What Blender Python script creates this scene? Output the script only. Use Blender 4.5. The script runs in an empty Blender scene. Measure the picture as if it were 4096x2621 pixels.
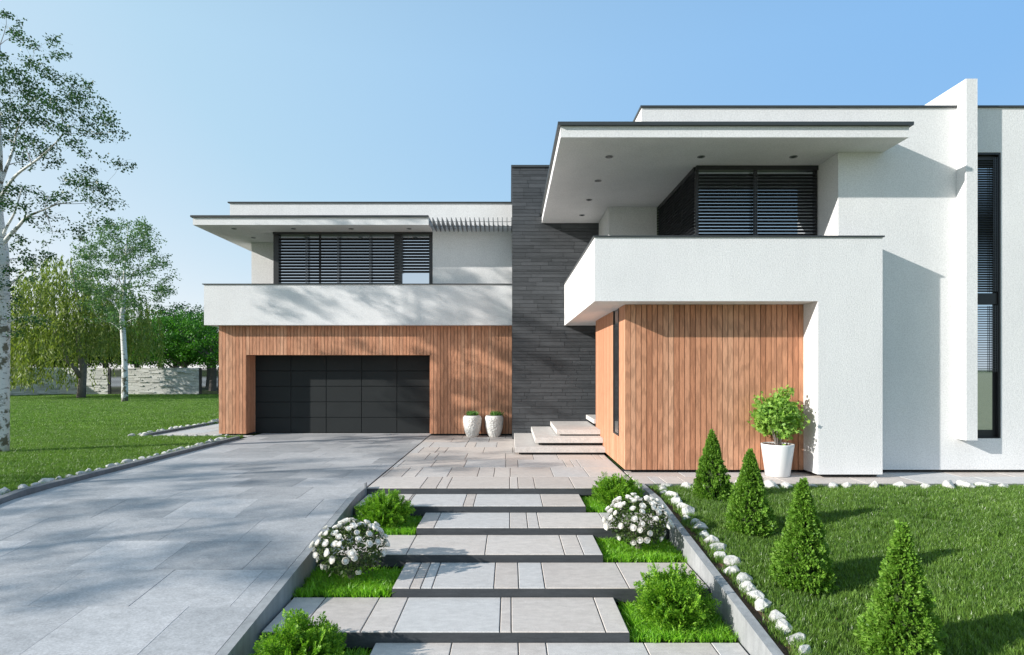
import bpy, bmesh, math, random
import numpy as np
from mathutils import Vector, Matrix, noise as mnoise
R = math.radians
C = bpy.context.scene.collection
SC = bpy.context.scene
random.seed(7)

# ------------------------------------------------------------------ camera, sky, sun, exposure
F = 2400.0          # focal length in photo pixels (photo 4096 wide)
CX, HY, CAMZ = 2040.0, 1478.0, 1.9
cam = bpy.data.cameras.new('camera')
cam.sensor_width = 36.0
cam.lens = 36.0 * F / 4096
cam.shift_x = (2048 - CX) / 4096
cam.shift_y = (HY - 1310.5) / 4096
cam.clip_start = 0.05
cam.clip_end = 6000
camo = bpy.data.objects.new('camera', cam)
camo.location = (0, 0, CAMZ)
camo.rotation_euler = (R(90), 0, 0)
C.objects.link(camo)
SC.camera = camo

SUN = Vector((-2.66, -1.0, 1.165)).normalized()       # towards the sun
elev = math.asin(SUN.z)
world = bpy.data.worlds.new('World')
SC.world = world
world.use_nodes = True
wn = world.node_tree
wn.nodes.clear()
sky = wn.nodes.new('ShaderNodeTexSky')
sky.sky_type = 'NISHITA'
sky.sun_disc = False
sky.sun_elevation = elev
sky.sun_rotation = math.atan2(SUN.x, SUN.y)
sky.altitude = 0
sky.air_density = 1.0
sky.dust_density = 0.6
sky.ozone_density = 1.6
bg = wn.nodes.new('ShaderNodeBackground')
STR, EXPO = 0.12, 0.42
bg.inputs['Strength'].default_value = STR
wo = wn.nodes.new('ShaderNodeOutputWorld')
# hazy clear sky: deep blue away from the sun, paler towards the sun's side and the horizon
def wnode(typ, **kw):
    n = wn.nodes.new(typ)
    for k, v in kw.items(): setattr(n, k, v)
    return n
def wm(op, a, b=None, clamp=False):
    n = wnode('ShaderNodeMath', operation=op, use_clamp=clamp)
    for i, v in enumerate((a, b)):
        if v is None: continue
        if isinstance(v, bpy.types.NodeSocket): wn.links.new(v, n.inputs[i])
        else: n.inputs[i].default_value = v
    return n.outputs[0]
tc = wnode('ShaderNodeTexCoord')
dp = wnode('ShaderNodeVectorMath', operation='DOT_PRODUCT')
wn.links.new(tc.outputs['Generated'], dp.inputs[0])
hs = Vector((SUN.x, SUN.y, 0)).normalized()
dp.inputs[1].default_value = hs
sp_ = wnode('ShaderNodeSeparateXYZ'); wn.links.new(tc.outputs['Generated'], sp_.inputs[0])
el = wm('MAXIMUM', sp_.outputs[2], 0.0)
xs = wm('MULTIPLY', wm('ADD', dp.outputs['Value'], 0.80), 1 / 1.15, True)
lowk = wm('EXPONENT', wm('MULTIPLY', el, -6.0))
tt_ = wm('ADD', wm('MULTIPLY', xs, 0.55), wm('MULTIPLY', lowk, 0.62), True)
sr = wnode('ShaderNodeValToRGB')
for e, (p_, c_) in zip([sr.color_ramp.elements[0], sr.color_ramp.elements[1], sr.color_ramp.elements.new(.5)], [(0, (.225, .495, .90, 1)), (1, (.86, .90, .90, 1)), (.5, (.50, .74, .93, 1))]):
    e.position = p_; e.color = c_
sr.color_ramp.elements[0].color = (.225, .495, .90, 1)
wn.links.new(tt_, sr.inputs[0])
zen = wm('SUBTRACT', 1.0, wm('MULTIPLY', wm('MULTIPLY', wm('SUBTRACT', el, 0.45, True), 1.0), 0.6))
sc1 = wnode('ShaderNodeVectorMath', operation='SCALE'); wn.links.new(sr.outputs[0], sc1.inputs[0])
wn.links.new(wm('MULTIPLY', zen, 1.0 / (STR * 2 ** EXPO)), sc1.inputs['Scale'])
mx = wnode('ShaderNodeMix', data_type='RGBA'); mx.inputs[0].default_value = .92
wn.links.new(sky.outputs[0], mx.inputs[6]); wn.links.new(sc1.outputs[0], mx.inputs[7])
wn.links.new(mx.outputs[2], bg.inputs[0])
wn.links.new(bg.outputs[0], wo.inputs[0])
sl = bpy.data.lights.new('sun', 'SUN')
sl.energy = 5.0
sl.angle = R(0.6)
sl.color = (1.0, 0.955, 0.89)
so = bpy.data.objects.new('sun', sl)
so.rotation_euler = SUN.to_track_quat('Z', 'Y').to_euler()
so.location = (-30, -10, 20)
C.objects.link(so)
SC.view_settings.view_transform = 'Standard'
SC.view_settings.look = 'None'
SC.view_settings.exposure = EXPO
SC.view_settings.gamma = 1.0
SC.view_settings.use_curve_mapping = False

# ------------------------------------------------------------------ helpers
def at(px, py, Y):
    return Vector(((px - CX) * Y / F, Y, CAMZ + (HY - py) * Y / F))
def xa(px, Y):
    return (px - CX) * Y / F

def tag(o, label=None, cat=None, group=None, kind=None):
    if label: o['label'] = label
    if cat: o['category'] = cat
    if group: o['group'] = group
    if kind: o['kind'] = kind
    return o

def thing(name, label, cat, loc=(0, 0, 0), group=None):
    o = bpy.data.objects.new(name, None)
    o.empty_display_size = 0.2
    o.location = loc
    C.objects.link(o)
    return tag(o, label, cat, group)

def link(name, me, parent=None, loc=None):
    o = bpy.data.objects.new(name, me)
    C.objects.link(o)
    if parent is not None:
        o.parent = parent
        # parts are written in world coordinates unless loc is given (thing-local)
        if loc is None:
            base = Vector((0, 0, 0))
            p = parent
            while p is not None:
                base += p.location
                p = p.parent
            o.location = -base
        else:
            o.location = loc
    elif loc is not None:
        o.location = loc
    return o

def mesh(name, verts, faces, mat, smooth=False):
    me = bpy.data.meshes.new(name)
    me.from_pydata([tuple(v) for v in verts], [], faces)
    if mat: me.materials.append(mat)
    if smooth:
        me.polygons.foreach_set('use_smooth', [True] * len(me.polygons))
    me.update()
    return me

def npmesh(name, V, n, mat, smooth=False, k=4):
    """V: (n*k,3) vertices of n separate k-gons"""
    V = np.asarray(V, dtype=np.float32).reshape(-1, 3)
    n = len(V) // k
    me = bpy.data.meshes.new(name)
    me.vertices.add(len(V))
    me.vertices.foreach_set('co', V.ravel())
    me.loops.add(n * k)
    me.loops.foreach_set('vertex_index', np.arange(n * k, dtype=np.int32))
    me.polygons.add(n)
    me.polygons.foreach_set('loop_start', np.arange(0, n * k, k, dtype=np.int32))
    me.polygons.foreach_set('loop_total', np.full(n, k, dtype=np.int32))
    me.materials.append(mat)
    me.update(calc_edges=True)
    return me

BF = [(0, 3, 2, 1), (4, 5, 6, 7), (0, 1, 5, 4), (1, 2, 6, 5), (2, 3, 7, 6), (3, 0, 4, 7)]
class MB:
    def __init__(s): s.v = []; s.f = []
    def box(s, x0, x1, y0, y1, z0, z1):
        if x0 > x1: x0, x1 = x1, x0
        b = len(s.v)
        s.v += [(x0, y0, z0), (x1, y0, z0), (x1, y1, z0), (x0, y1, z0), (x0, y0, z1), (x1, y0, z1), (x1, y1, z1), (x0, y1, z1)]
        s.f += [tuple(b + i for i in q) for q in BF]
        return s
    def hexa(s, pts):
        b = len(s.v)
        s.v += [tuple(p) for p in pts]
        s.f += [tuple(b + i for i in q) for q in BF]
        return s
    def add(s, v, f):
        b = len(s.v)
        s.v += [tuple(p) for p in v]
        s.f += [tuple(b + i for i in q) for q in f]
        return s
    def tube(s, pts, rad, n=7, cap=True):
        b = len(s.v)
        pts = [Vector(p) for p in pts]
        for i, p in enumerate(pts):
            d = (pts[min(i + 1, len(pts) - 1)] - pts[max(i - 1, 0)])
            if d.length < 1e-6: d = Vector((0, 0, 1))
            d.normalize()
            u = d.orthogonal().normalized() if abs(d.x) > .9 else d.cross(Vector((1, 0, 0))).normalized()
            w = d.cross(u)
            r = rad[i] if hasattr(rad, '__len__') else rad
            for k in range(n):
                a = 2 * math.pi * k / n
                s.v.append(tuple(p + (u * math.cos(a) + w * math.sin(a)) * r))
        for i in range(len(pts) - 1):
            for k in range(n):
                s.f.append((b + i * n + k, b + i * n + (k + 1) % n, b + (i + 1) * n + (k + 1) % n, b + (i + 1) * n + k))
        if cap:
            s.f.append(tuple(b + k for k in range(n))[::-1])
            e = b + (len(pts) - 1) * n
            s.f.append(tuple(e + k for k in range(n)))
        return s
    def lathe(s, prof, n=32, c=(0, 0, 0)):
        b = len(s.v)
        for r, z in prof:
            for k in range(n):
                a = 2 * math.pi * k / n
                s.v.append((c[0] + r * math.cos(a), c[1] + r * math.sin(a), c[2] + z))
        for i in range(len(prof) - 1):
            for k in range(n):
                s.f.append((b + i * n + k, b + i * n + (k + 1) % n, b + (i + 1) * n + (k + 1) % n, b + (i + 1) * n + k))
        return s
    def build(s, name, mat, parent=None, loc=None, smooth=False):
        return link(name, mesh(name, s.v, s.f, mat, smooth), parent, loc)

def chamfer_box(x0, x1, y0, y1, z0, z1, c, zf=None):
    """box whose top edges are chamfered; zf(y) adds a slope"""
    zf = zf or (lambda y: 0.0)
    v = []
    for (x, y) in ((x0, y0), (x1, y0), (x1, y1), (x0, y1)): v.append((x, y, z0 + zf(y)))
    for (x, y) in ((x0, y0), (x1, y0), (x1, y1), (x0, y1)): v.append((x, y, z1 - c + zf(y)))
    for (x, y) in ((x0 + c, y0 + c), (x1 - c, y0 + c), (x1 - c, y1 - c), (x0 + c, y1 - c)): v.append((x, y, z1 + zf(y)))
    f = [(0, 3, 2, 1)]
    for i in range(4):
        j = (i + 1) % 4
        f.append((i, j, 4 + j, 4 + i)); f.append((4 + i, 4 + j, 8 + j, 8 + i))
    f.append((8, 9, 10, 11))
    return v, f

# ------------------------------------------------------------------ materials
def nt(name):
    m = bpy.data.materials.new(name)
    m.use_nodes = True
    t = m.node_tree
    b = t.nodes['Principled BSDF']
    return m, t, b
def L(t, a, b): t.links.new(a, b)
def N(t, typ, **kw):
    n = t.nodes.new(typ)
    for k, v in kw.items(): setattr(n, k, v)
    return n
def pos(t, scale=(1, 1, 1), obj=False):
    if obj:
        g = N(t, 'ShaderNodeTexCoord').outputs['Object']
    else:
        g = N(t, 'ShaderNodeNewGeometry').outputs['Position']
    mp = N(t, 'ShaderNodeMapping')
    mp.inputs['Scale'].default_value = scale
    L(t, g, mp.inputs['Vector'])
    return mp
def noise(t, vec, scale, detail=4, rough=.55, dist=0):
    n = N(t, 'ShaderNodeTexNoise')
    n.inputs['Scale'].default_value = scale
    n.inputs['Detail'].default_value = detail
    n.inputs['Roughness'].default_value = rough
    n.inputs['Distortion'].default_value = dist
    if vec is not None: L(t, vec, n.inputs['Vector'])
    return n.outputs['Fac']
def ramp(t, fac, stops):
    r = N(t, 'ShaderNodeValToRGB')
    el = r.color_ramp.elements
    while len(el) < len(stops): el.new(0.5)
    for e, (p, c) in zip(el, stops):
        e.position = p
        e.color = (c[0], c[1], c[2], 1) if hasattr(c, '__len__') else (c, c, c, 1)
    L(t, fac, r.inputs[0])
    return r.outputs[0]
def mix(t, a, b, fac, mode='MIX'):
    m = N(t, 'ShaderNodeMix', data_type='RGBA', blend_type=mode)
    for sock, val in ((m.inputs[0], fac), (m.inputs[6], a), (m.inputs[7], b)):
        if isinstance(val, bpy.types.NodeSocket): L(t, val, sock)
        elif hasattr(val, '__len__'): sock.default_value = (val[0], val[1], val[2], 1)
        elif sock.type == 'RGBA': sock.default_value = (val, val, val, 1)
        else: sock.default_value = val
    return m.outputs[2]
def math_(t, op, a, b=None):
    m = N(t, 'ShaderNodeMath', operation=op)
    for i, v in enumerate((a, b)):
        if v is None: continue
        if isinstance(v, bpy.types.NodeSocket): L(t, v, m.inputs[i])
        else: m.inputs[i].default_value = v
    return m.outputs[0]
def bump(t, b, h, strength, dist):
    n = N(t, 'ShaderNodeBump')
    n.inputs['Strength'].default_value = strength
    n.inputs['Distance'].default_value = dist
    L(t, h, n.inputs['Height'])
    L(t, n.outputs[0], b.inputs['Normal'])
def rnd(t): return N(t, 'ShaderNodeObjectInfo').outputs['Random']

def m_stucco():
    m, t, b = nt('white_render')
    p = pos(t).outputs[0]
    big = noise(t, p, .55, 5, .6)
    col = ramp(t, big, [(.3, (.735, .732, .735)), (.7, (.79, .785, .783))])
    fine = noise(t, p, 42, 4, .7)
    col = mix(t, col, ramp(t, fine, [(.35, .80), (.6, 1.03)]), .75, 'MULTIPLY')
    col = mix(t, col, ramp(t, noise(t, pos(t, (1, 1, .22)).outputs[0], 2.2, 5, .65), [(.3, .955), (.6, 1.0)]), 1.0, 'MULTIPLY')
    L(t, col, b.inputs['Base Color'])
    b.inputs['Roughness'].default_value = .9
    bump(t, b, fine, .7, .010)
    return m
def m_flat(name, col, rough=.6, nscale=0, amt=.15, bumpd=0, spec=.5, metallic=0):
    m, t, b = nt(name)
    b.inputs['Roughness'].default_value = rough
    b.inputs['Metallic'].default_value = metallic
    b.inputs['Specular IOR Level'].default_value = spec
    if nscale:
        p = pos(t).outputs[0]
        n = noise(t, p, nscale, 5, .6)
        c = ramp(t, n, [(.25, tuple(x * (1 - amt) for x in col)), (.75, tuple(min(1, x * (1 + amt)) for x in col))])
        L(t, c, b.inputs['Base Color'])
        if bumpd: bump(t, b, noise(t, p, nscale * 8, 4), .5, bumpd)
    else:
        b.inputs['Base Color'].default_value = (*col, 1)
    return m
def m_wood():
    m, t, b = nt('cedar_board')
    g = N(t, 'ShaderNodeNewGeometry').outputs['Position']
    r = rnd(t)
    off = N(t, 'ShaderNodeCombineXYZ')
    L(t, math_(t, 'MULTIPLY', r, 37.0), off.inputs[0]); L(t, math_(t, 'MULTIPLY', r, 91.0), off.inputs[2])
    add = N(t, 'ShaderNodeVectorMath', operation='ADD')
    L(t, g, add.inputs[0]); L(t, off.outputs[0], add.inputs[1])
    mp = N(t, 'ShaderNodeMapping'); mp.inputs['Scale'].default_value = (1, 1, .055)
    L(t, add.outputs[0], mp.inputs[0])
    grain = noise(t, mp.outputs[0], 95, 5, .65, .4)
    mp2 = N(t, 'ShaderNodeMapping'); mp2.inputs['Scale'].default_value = (1, 1, .16)
    L(t, add.outputs[0], mp2.inputs[0])
    w = N(t, 'ShaderNodeTexWave', wave_type='RINGS', rings_direction='X')
    w.inputs['Scale'].default_value = 5.5; w.inputs['Distortion'].default_value = 7
    w.inputs['Detail'].default_value = 3; w.inputs['Detail Scale'].default_value = 2.2
    L(t, mp2.outputs[0], w.inputs[0])
    tone = ramp(t, r, [(0, (.50, .225, .125)), (.2, (.60, .295, .175)), (.42, (.54, .255, .145)), (.6, (.66, .36, .225)), (.8, (.56, .27, .155)), (1, (.62, .32, .195))])
    c = mix(t, tone, ramp(t, grain, [(.3, .58), (.62, 1.1)]), .7, 'MULTIPLY')
    c = mix(t, c, ramp(t, w.outputs['Fac'], [(.15, .62), (.6, 1.05)]), .5, 'MULTIPLY')
    L(t, c, b.inputs['Base Color'])
    b.inputs['Roughness'].default_value = .6
    b.inputs['Specular IOR Level'].default_value = .25
    bump(t, b, grain, .35, .002)
    return m
def m_stone(name, c0, c1, rough=.7, cloud=1.6, streak=None, fine=60, bumpd=.001, obj_amt=.35, speck=0, cool=None):
    """stone piece: tone from the piece's own random value + cloudy mottling + fine grain"""
    m, t, b = nt(name)
    r = rnd(t)
    p = pos(t, streak or (1, 1, 1)).outputs[0]
    off = N(t, 'ShaderNodeVectorMath', operation='ADD')
    cb = N(t, 'ShaderNodeCombineXYZ')
    L(t, math_(t, 'MULTIPLY', r, 53.0), cb.inputs[0]); L(t, math_(t, 'MULTIPLY', r, 31.0), cb.inputs[1])
    L(t, p, off.inputs[0]); L(t, cb.outputs[0], off.inputs[1])
    v = off.outputs[0]
    f = math_(t, 'ADD', math_(t, 'MULTIPLY', noise(t, v, cloud, 6, .62, .5), 1 - obj_amt), math_(t, 'MULTIPLY', r, obj_amt))
    c = ramp(t, f, [(.25, c0), (.72, c1)])
    if cool:
        r2 = N(t, 'ShaderNodeTexWhiteNoise', noise_dimensions='1D'); L(t, r, r2.inputs['W'])
        c = mix(t, c, cool, ramp(t, r2.outputs['Value'], [(.62, 0), (.85, .8)]), 'MIX')
    fn = noise(t, v, fine, 4, .7)
    mid_ = noise(t, v, cloud * 5, 6, .75)
    c = mix(t, c, ramp(t, mid_, [(.3, .80), (.65, 1.12)]), .8, 'MULTIPLY')
    c = mix(t, c, ramp(t, fn, [(.3, .68), (.6, 1.1)]), .8, 'MULTIPLY')
    if speck:
        sp = noise(t, v, 34, 2, .5)
        c = mix(t, c, (.62, .63, .65), ramp(t, sp, [(.68, 0), (.73, speck)]), 'MIX')
    L(t, c, b.inputs['Base Color'])
    b.inputs['Roughness'].default_value = rough
    b.inputs['Specular IOR Level'].default_value = .35
    bump(t, b, fn, .5, bumpd)
    return m
def m_leaf(name, cols, trans=.35, rough=.5, per='island', spec=.3, tt=(1.15, 1.25, .55)):
    m, t, b = nt(name)
    if per == 'island': r = N(t, 'ShaderNodeNewGeometry').outputs['Random Per Island']
    else: r = rnd(t)
    k = len(cols) - 1
    c = ramp(t, r, [(i / k, cc) for i, cc in enumerate(cols)])
    if per != 'island':
        isl = N(t, 'ShaderNodeNewGeometry').outputs['Random Per Island']
        c = mix(t, c, ramp(t, isl, [(0, .55), (.6, 1.0), (1, 1.5)]), 1.0, 'MULTIPLY')
        n = noise(t, N(t, 'ShaderNodeNewGeometry').outputs['Position'], .8, 3)
        c = mix(t, c, ramp(t, n, [(.3, (.8, .86, .78)), (.7, (1.12, 1.1, 1.05))]), 1.0, 'MULTIPLY')
    L(t, c, b.inputs['Base Color'])
    b.inputs['Roughness'].default_value = rough
    b.inputs['Specular IOR Level'].default_value = spec
    tr = N(t, 'ShaderNodeBsdfTranslucent')
    L(t, mix(t, c, tt, 1.0, 'MULTIPLY'), tr.inputs[0])
    ms = N(t, 'ShaderNodeMixShader'); ms.inputs[0].default_value = trans
    L(t, b.outputs[0], ms.inputs[1]); L(t, tr.outputs[0], ms.inputs[2])
    L(t, ms.outputs[0], t.nodes['Material Output'].inputs[0])
    return m
def m_birch():
    m, t, b = nt('birch_bark')
    p = pos(t, (1, 1, 5.5)).outputs[0]
    n = noise(t, p, 3.2, 5, .7, .6)
    p2 = pos(t, (1, 1, 1)).outputs[0]
    n2 = noise(t, p2, 3.0, 5, .7)
    c = mix(t, (.62, .62, .60), (.74, .74, .72), noise(t, p, 14, 4))
    c = mix(t, c, (.06, .055, .045), ramp(t, n, [(.58, 0), (.63, .9)]))
    z = N(t, 'ShaderNodeSeparateXYZ'); L(t, N(t, 'ShaderNodeNewGeometry').outputs['Position'], z.inputs[0])
    low = ramp(t, math_(t, 'MULTIPLY', z.outputs[2], .14), [(0, .085), (.5, 0.0), (1, -.0)])
    blot = math_(t, 'ADD', n2, low)
    c = mix(t, c, (.10, .09, .045), ramp(t, blot, [(.57, 0), (.62, .92)]))
    L(t, c, b.inputs['Base Color']); b.inputs['Roughness'].default_value = .75
    bump(t, b, n, .6, .01)
    return m
def m_rock():
    m, t, b = nt('white_rock')
    p = pos(t).outputs[0]
    n = noise(t, p, 9, 6, .65)
    c = ramp(t, n, [(.3, (.37, .36, .34)), (.6, (.62, .61, .585))])
    L(t, c, b.inputs['Base Color']); b.inputs['Roughness'].default_value = .85
    bump(t, b, noise(t, p, 28, 6, .7), .9, .02)
    return m
def m_concrete(name, c0, c1):
    m, t, b = nt(name)
    p = pos(t).outputs[0]
    n = noise(t, p, 2.2, 7, .68, .3)
    st = noise(t, pos(t, (6, 6, .7)).outputs[0], 2.5, 4, .6)
    c = ramp(t, n, [(.3, c0), (.7, c1)])
    c = mix(t, c, ramp(t, st, [(.35, .78), (.6, 1.05)]), .7, 'MULTIPLY')
    L(t, c, b.inputs['Base Color']); b.inputs['Roughness'].default_value = .8
    bump(t, b, noise(t, p, 40, 5, .7), .5, .003)
    return m
def m_glass():
    m, t, b = nt('dark_mirror_glass')
    b.inputs['Base Color'].default_value = (.62, .68, .74, 1)
    b.inputs['Metallic'].default_value = 1.0
    b.inputs['Roughness'].default_value = .03
    return m
def m_ground(name, c0, c1, c2):
    m, t, b = nt(name)
    p = pos(t).outputs[0]
    n = noise(t, p, 1.3, 7, .7)
    n2 = noise(t, p, 22, 5, .7)
    c = mix(t, ramp(t, n, [(.3, c0), (.7, c1)]), c2, ramp(t, n2, [(.5, 0), (.62, .85)]))
    L(t, c, b.inputs['Base Color']); b.inputs['Roughness'].default_value = .95
    b.inputs['Specular IOR Level'].default_value = .1
    bump(t, b, n2, .8, .02)
    return m

STUCCO = m_stucco()
WOOD = m_wood()
CAP = m_flat('anthracite_metal', (.036, .042, .045), .38, 3, .1)
FRAME = m_flat('black_frame', (.018, .019, .021), .42)
SLAT = m_flat('blind_metal', (.035, .037, .042), .33, spec=.6)
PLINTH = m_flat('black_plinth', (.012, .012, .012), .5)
DOOR = m_flat('garage_door_panel', (.021, .024, .025), .6, 2.2, .08, 0, .18)
BLACKBACK = m_flat('dark_backing', (.012, .013, .015), .7)
GLASS = m_glass()
TILE = m_stone('dark_slate_tile', (.040, .044, .049), (.078, .084, .092), .6, 2.2, (1, 1, 3.2), 70, .002, .32)
DRIVE = m_stone('grey_driveway_slab', (.30, .305, .315), (.49, .485, .49), .62, 1.5, (1, 1.5, 1), 40, .002, .38, .6)
PAVER = m_stone('beige_paver', (.53, .47, .43), (.62, .565, .525), .6, 1.7, (1.0, 2.0, 1), 80, .0008, .45, 0, (.56, .55, .545))
RISER = m_stone('dark_wood_grain_riser', (.034, .038, .043), (.066, .071, .078), .6, 3.0, (1, 1, 9), 60, .002, .1)
STEPSTONE = m_stone('pale_step_slab', (.56, .53, .505), (.66, .635, .61), .6, 1.7, (1, 1.6, 1), 80, .001, .4)
KERB = m_concrete('kerb_concrete', (.14, .145, .15), (.22, .225, .23))
CONC = m_concrete('retaining_concrete', (.25, .26, .268), (.37, .375, .38))
ROCK = m_rock()
BIRCH = m_birch()
BRANCH = m_flat('twig_bark', (.30, .28, .26), .8, 8, .35)
DARKBARK = m_flat('grey_brown_bark', (.19, .165, .15), .85, 6, .3, .01)
WALLSTONE = m_stone('pale_wall_stone', (.44, .45, .43), (.62, .62, .59), .8, 1.1, (1, 1, 2), 30, .003, .1)
SOIL = m_ground('lawn_soil', (.05, .10, .022), (.075, .135, .03), (.13, .075, .05))
SOILBED = m_ground('bed_soil', (.03, .07, .015), (.05, .10, .02), (.05, .035, .02))
FIELD = m_ground('meadow', (.17, .19, .10), (.34, .33, .20), (.46, .43, .30))
PALE_HAZE = m_flat('pale_haze_tone', (.62, .62, .60), .9, .5, .1)
GR_R = m_leaf('lawn_grass', [(.082, .165, .028), (.12, .225, .036), (.155, .27, .046), (.20, .32, .08)], .3, .36, 'obj', .6)
GR_L = m_leaf('lawn_grass_left', [(.11, .205, .030), (.14, .26, .036), (.17, .30, .045), (.21, .34, .07)], .3, .45, 'obj', .5)
GR_B = m_leaf('bed_grass', [(.13, .30, .022), (.20, .42, .030), (.28, .52, .045)], .4, .4, 'obj', .5)
LF_BIRCH = m_leaf('birch_leaf', [(.020, .065, .022), (.034, .090, .030), (.055, .125, .038), (.030, .10, .052)], .3, .45)
LF_BIRCH2 = m_leaf('birch_leaf_far', [(.07, .155, .06), (.10, .20, .08), (.14, .24, .10)], .3, .5)
LF_WILLOW = m_leaf('willow_leaf', [(.13, .19, .04), (.20, .26, .06), (.28, .34, .10), (.16, .21, .045)], .4, .5)
LF_TREE = m_leaf('tree_leaf', [(.035, .13, .012), (.065, .20, .018), (.10, .28, .03), (.045, .16, .015)], .35, .5)
LF_TREE2 = m_leaf('dark_tree_leaf', [(.015, .055, .02), (.03, .09, .03), (.045, .12, .035)], .25, .5)
LF_CONE = m_leaf('conifer_spray', [(.07, .17, .016), (.12, .26, .024), (.17, .33, .036), (.24, .40, .07)], .3, .5)
LF_THUJA = m_leaf('thuja_spray', [(.06, .17, .012), (.12, .28, .018), (.20, .40, .03), (.30, .50, .05)], .35, .5)
LF_ROSE = m_leaf('rose_leaf', [(.035, .065, .018), (.055, .095, .026), (.10, .14, .045)], .2, .45)
LF_MAPLE = m_leaf('maple_leaf', [(.16, .33, .04), (.27, .46, .07), (.38, .56, .13), (.09, .26, .05)], .35, .5)
LF_SUCC = m_leaf('succulent_leaf', [(.09, .22, .05), (.13, .29, .07), (.20, .36, .11)], .25, .5)
PETAL = m_leaf('white_petal', [(.86, .85, .81), (.90, .89, .87)], .35, .6, tt=(1, .97, .92))
POT = m_flat('white_pot', (.78, .785, .79), .35)
VASE = m_flat('white_relief_vase', (.60, .59, .565), .5, 9, .08)
MULCH = m_flat('bark_mulch', (.10, .045, .025), .9, 60, .5, .01)
GREY_LAMP = m_flat('grey_metal_ring', (.16, .17, .175), .35)
LENS = m_flat('dark_lamp_lens', (.03, .033, .034), .25)

# ------------------------------------------------------------------ terrain
YB, SL = 9.1, .105
def zd(y):                 # driveway / left wall slope
    return -SL * max(0.0, YB - max(y, 2.0))
def zlawn(y):              # right lawn
    return -.05 - SL * max(0.0, 8.8 - max(y, 2.0))
def sheet(name, x0, x1, ys, zf, mat, kind='structure'):
    v, f = [], []
    for i, y in enumerate(ys):
        v += [(x0, y, zf(y)), (x1, y, zf(y))]
        if i: f.append((2 * i - 2, 2 * i - 1, 2 * i + 1, 2 * i))
    o = link(name, mesh(name, v, f, mat))
    return tag(o, kind=kind)
g = MB()
def strip(x0, x1, ys, zf):
    v, f = [], []
    for i, y in enumerate(ys):
        v += [(x0, y, zf(y)), (x1, y, zf(y))]
        if i: f.append((2 * i - 2, 2 * i - 1, 2 * i + 1, 2 * i))
    g.add(v, f)
strip(-2500, -2.38, [-2500, 2.0, YB, 2500], lambda y: zd(y) - .035)
strip(-2.38, 2.19, [-2500, 2.0, 2.0001, 9.7, 9.7001, 2500], lambda y: -.78 if y <= 2.0 else (-1.4 if y < 9.7001 else -.035))
strip(2.19, 2500, [-2500, 2.0, 8.8, 9.9, 2500], lambda y: zlawn(y))
tag(g.build('ground', SOIL), kind='structure')
# added pale band beyond the garden wall, standing in for bright sky haze
tag(MB().box(-170, 10, 66, 150, -.03, -.02).build('pale_haze_band', PALE_HAZE), kind='structure')
# meadow behind the camera, seen reflected in the window panes
tag(MB().box(-400, 400, -600, -4, -.76, -.735).build('meadow', FIELD), kind='structure')

# ------------------------------------------------------------------ driveway
def part_piece(name, x0, x1, y0, y1, z0, z1, c, mat, parent, zf=None):
    v, f = chamfer_box(x0, x1, y0, y1, z0, z1, c, zf)
    return link(name, mesh(name, v, f, mat), parent)
dbase = MB()
for (a, b_) in ((2.0, YB), (YB, 17.86)):
    dbase.hexa([(-7.36, a, zd(a) - .06), (-2.41, a, zd(a) - .06), (-2.41, b_, zd(b_) - .06), (-7.36, b_, zd(b_) - .06),
                (-7.36, a, zd(a) - .025), (-2.41, a, zd(a) - .025), (-2.41, b_, zd(b_) - .025), (-7.36, b_, zd(b_) - .025)])
dbase.box(-2.41, -2.322, 9.7, 17.86, -.06, -.012)
drive = tag(dbase.build('driveway', RISER), kind='structure')
rows = []
y = 9.695
while y > 2.2: rows.append((y - .797, y)); y -= .797
y = 9.695
while y < 17.86: rows.append((y, min(y + .797, 17.86))); y += .797
rr = random.Random(3)
for (a, b_) in rows:
    right = -2.415 if a < 9.69 else -2.322
    off = ((round((a - 9.695) / .797)) * .41 + .2) % .966
    x = right
    first = True
    while x > -7.35:
        w = .966 if not first else max(.25, off)
        first = False
        nx = max(x - w, -7.35)
        if x - nx > .12:
            dz = rr.uniform(-.0012, .0012)
            # the row that straddles the bend follows it with its own slope
            za, zb = zd(a), zd(b_)
            fz = (lambda yy, a=a, b_=b_, za=za, zb=zb: za + (zb - za) * (yy - a) / (b_ - a))
            part_piece('slab', nx + .002, x - .002, a + .0015, b_ - .0015, -.011, .001 + dz, .0012, DRIVE, drive, fz)
        x = nx

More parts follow.
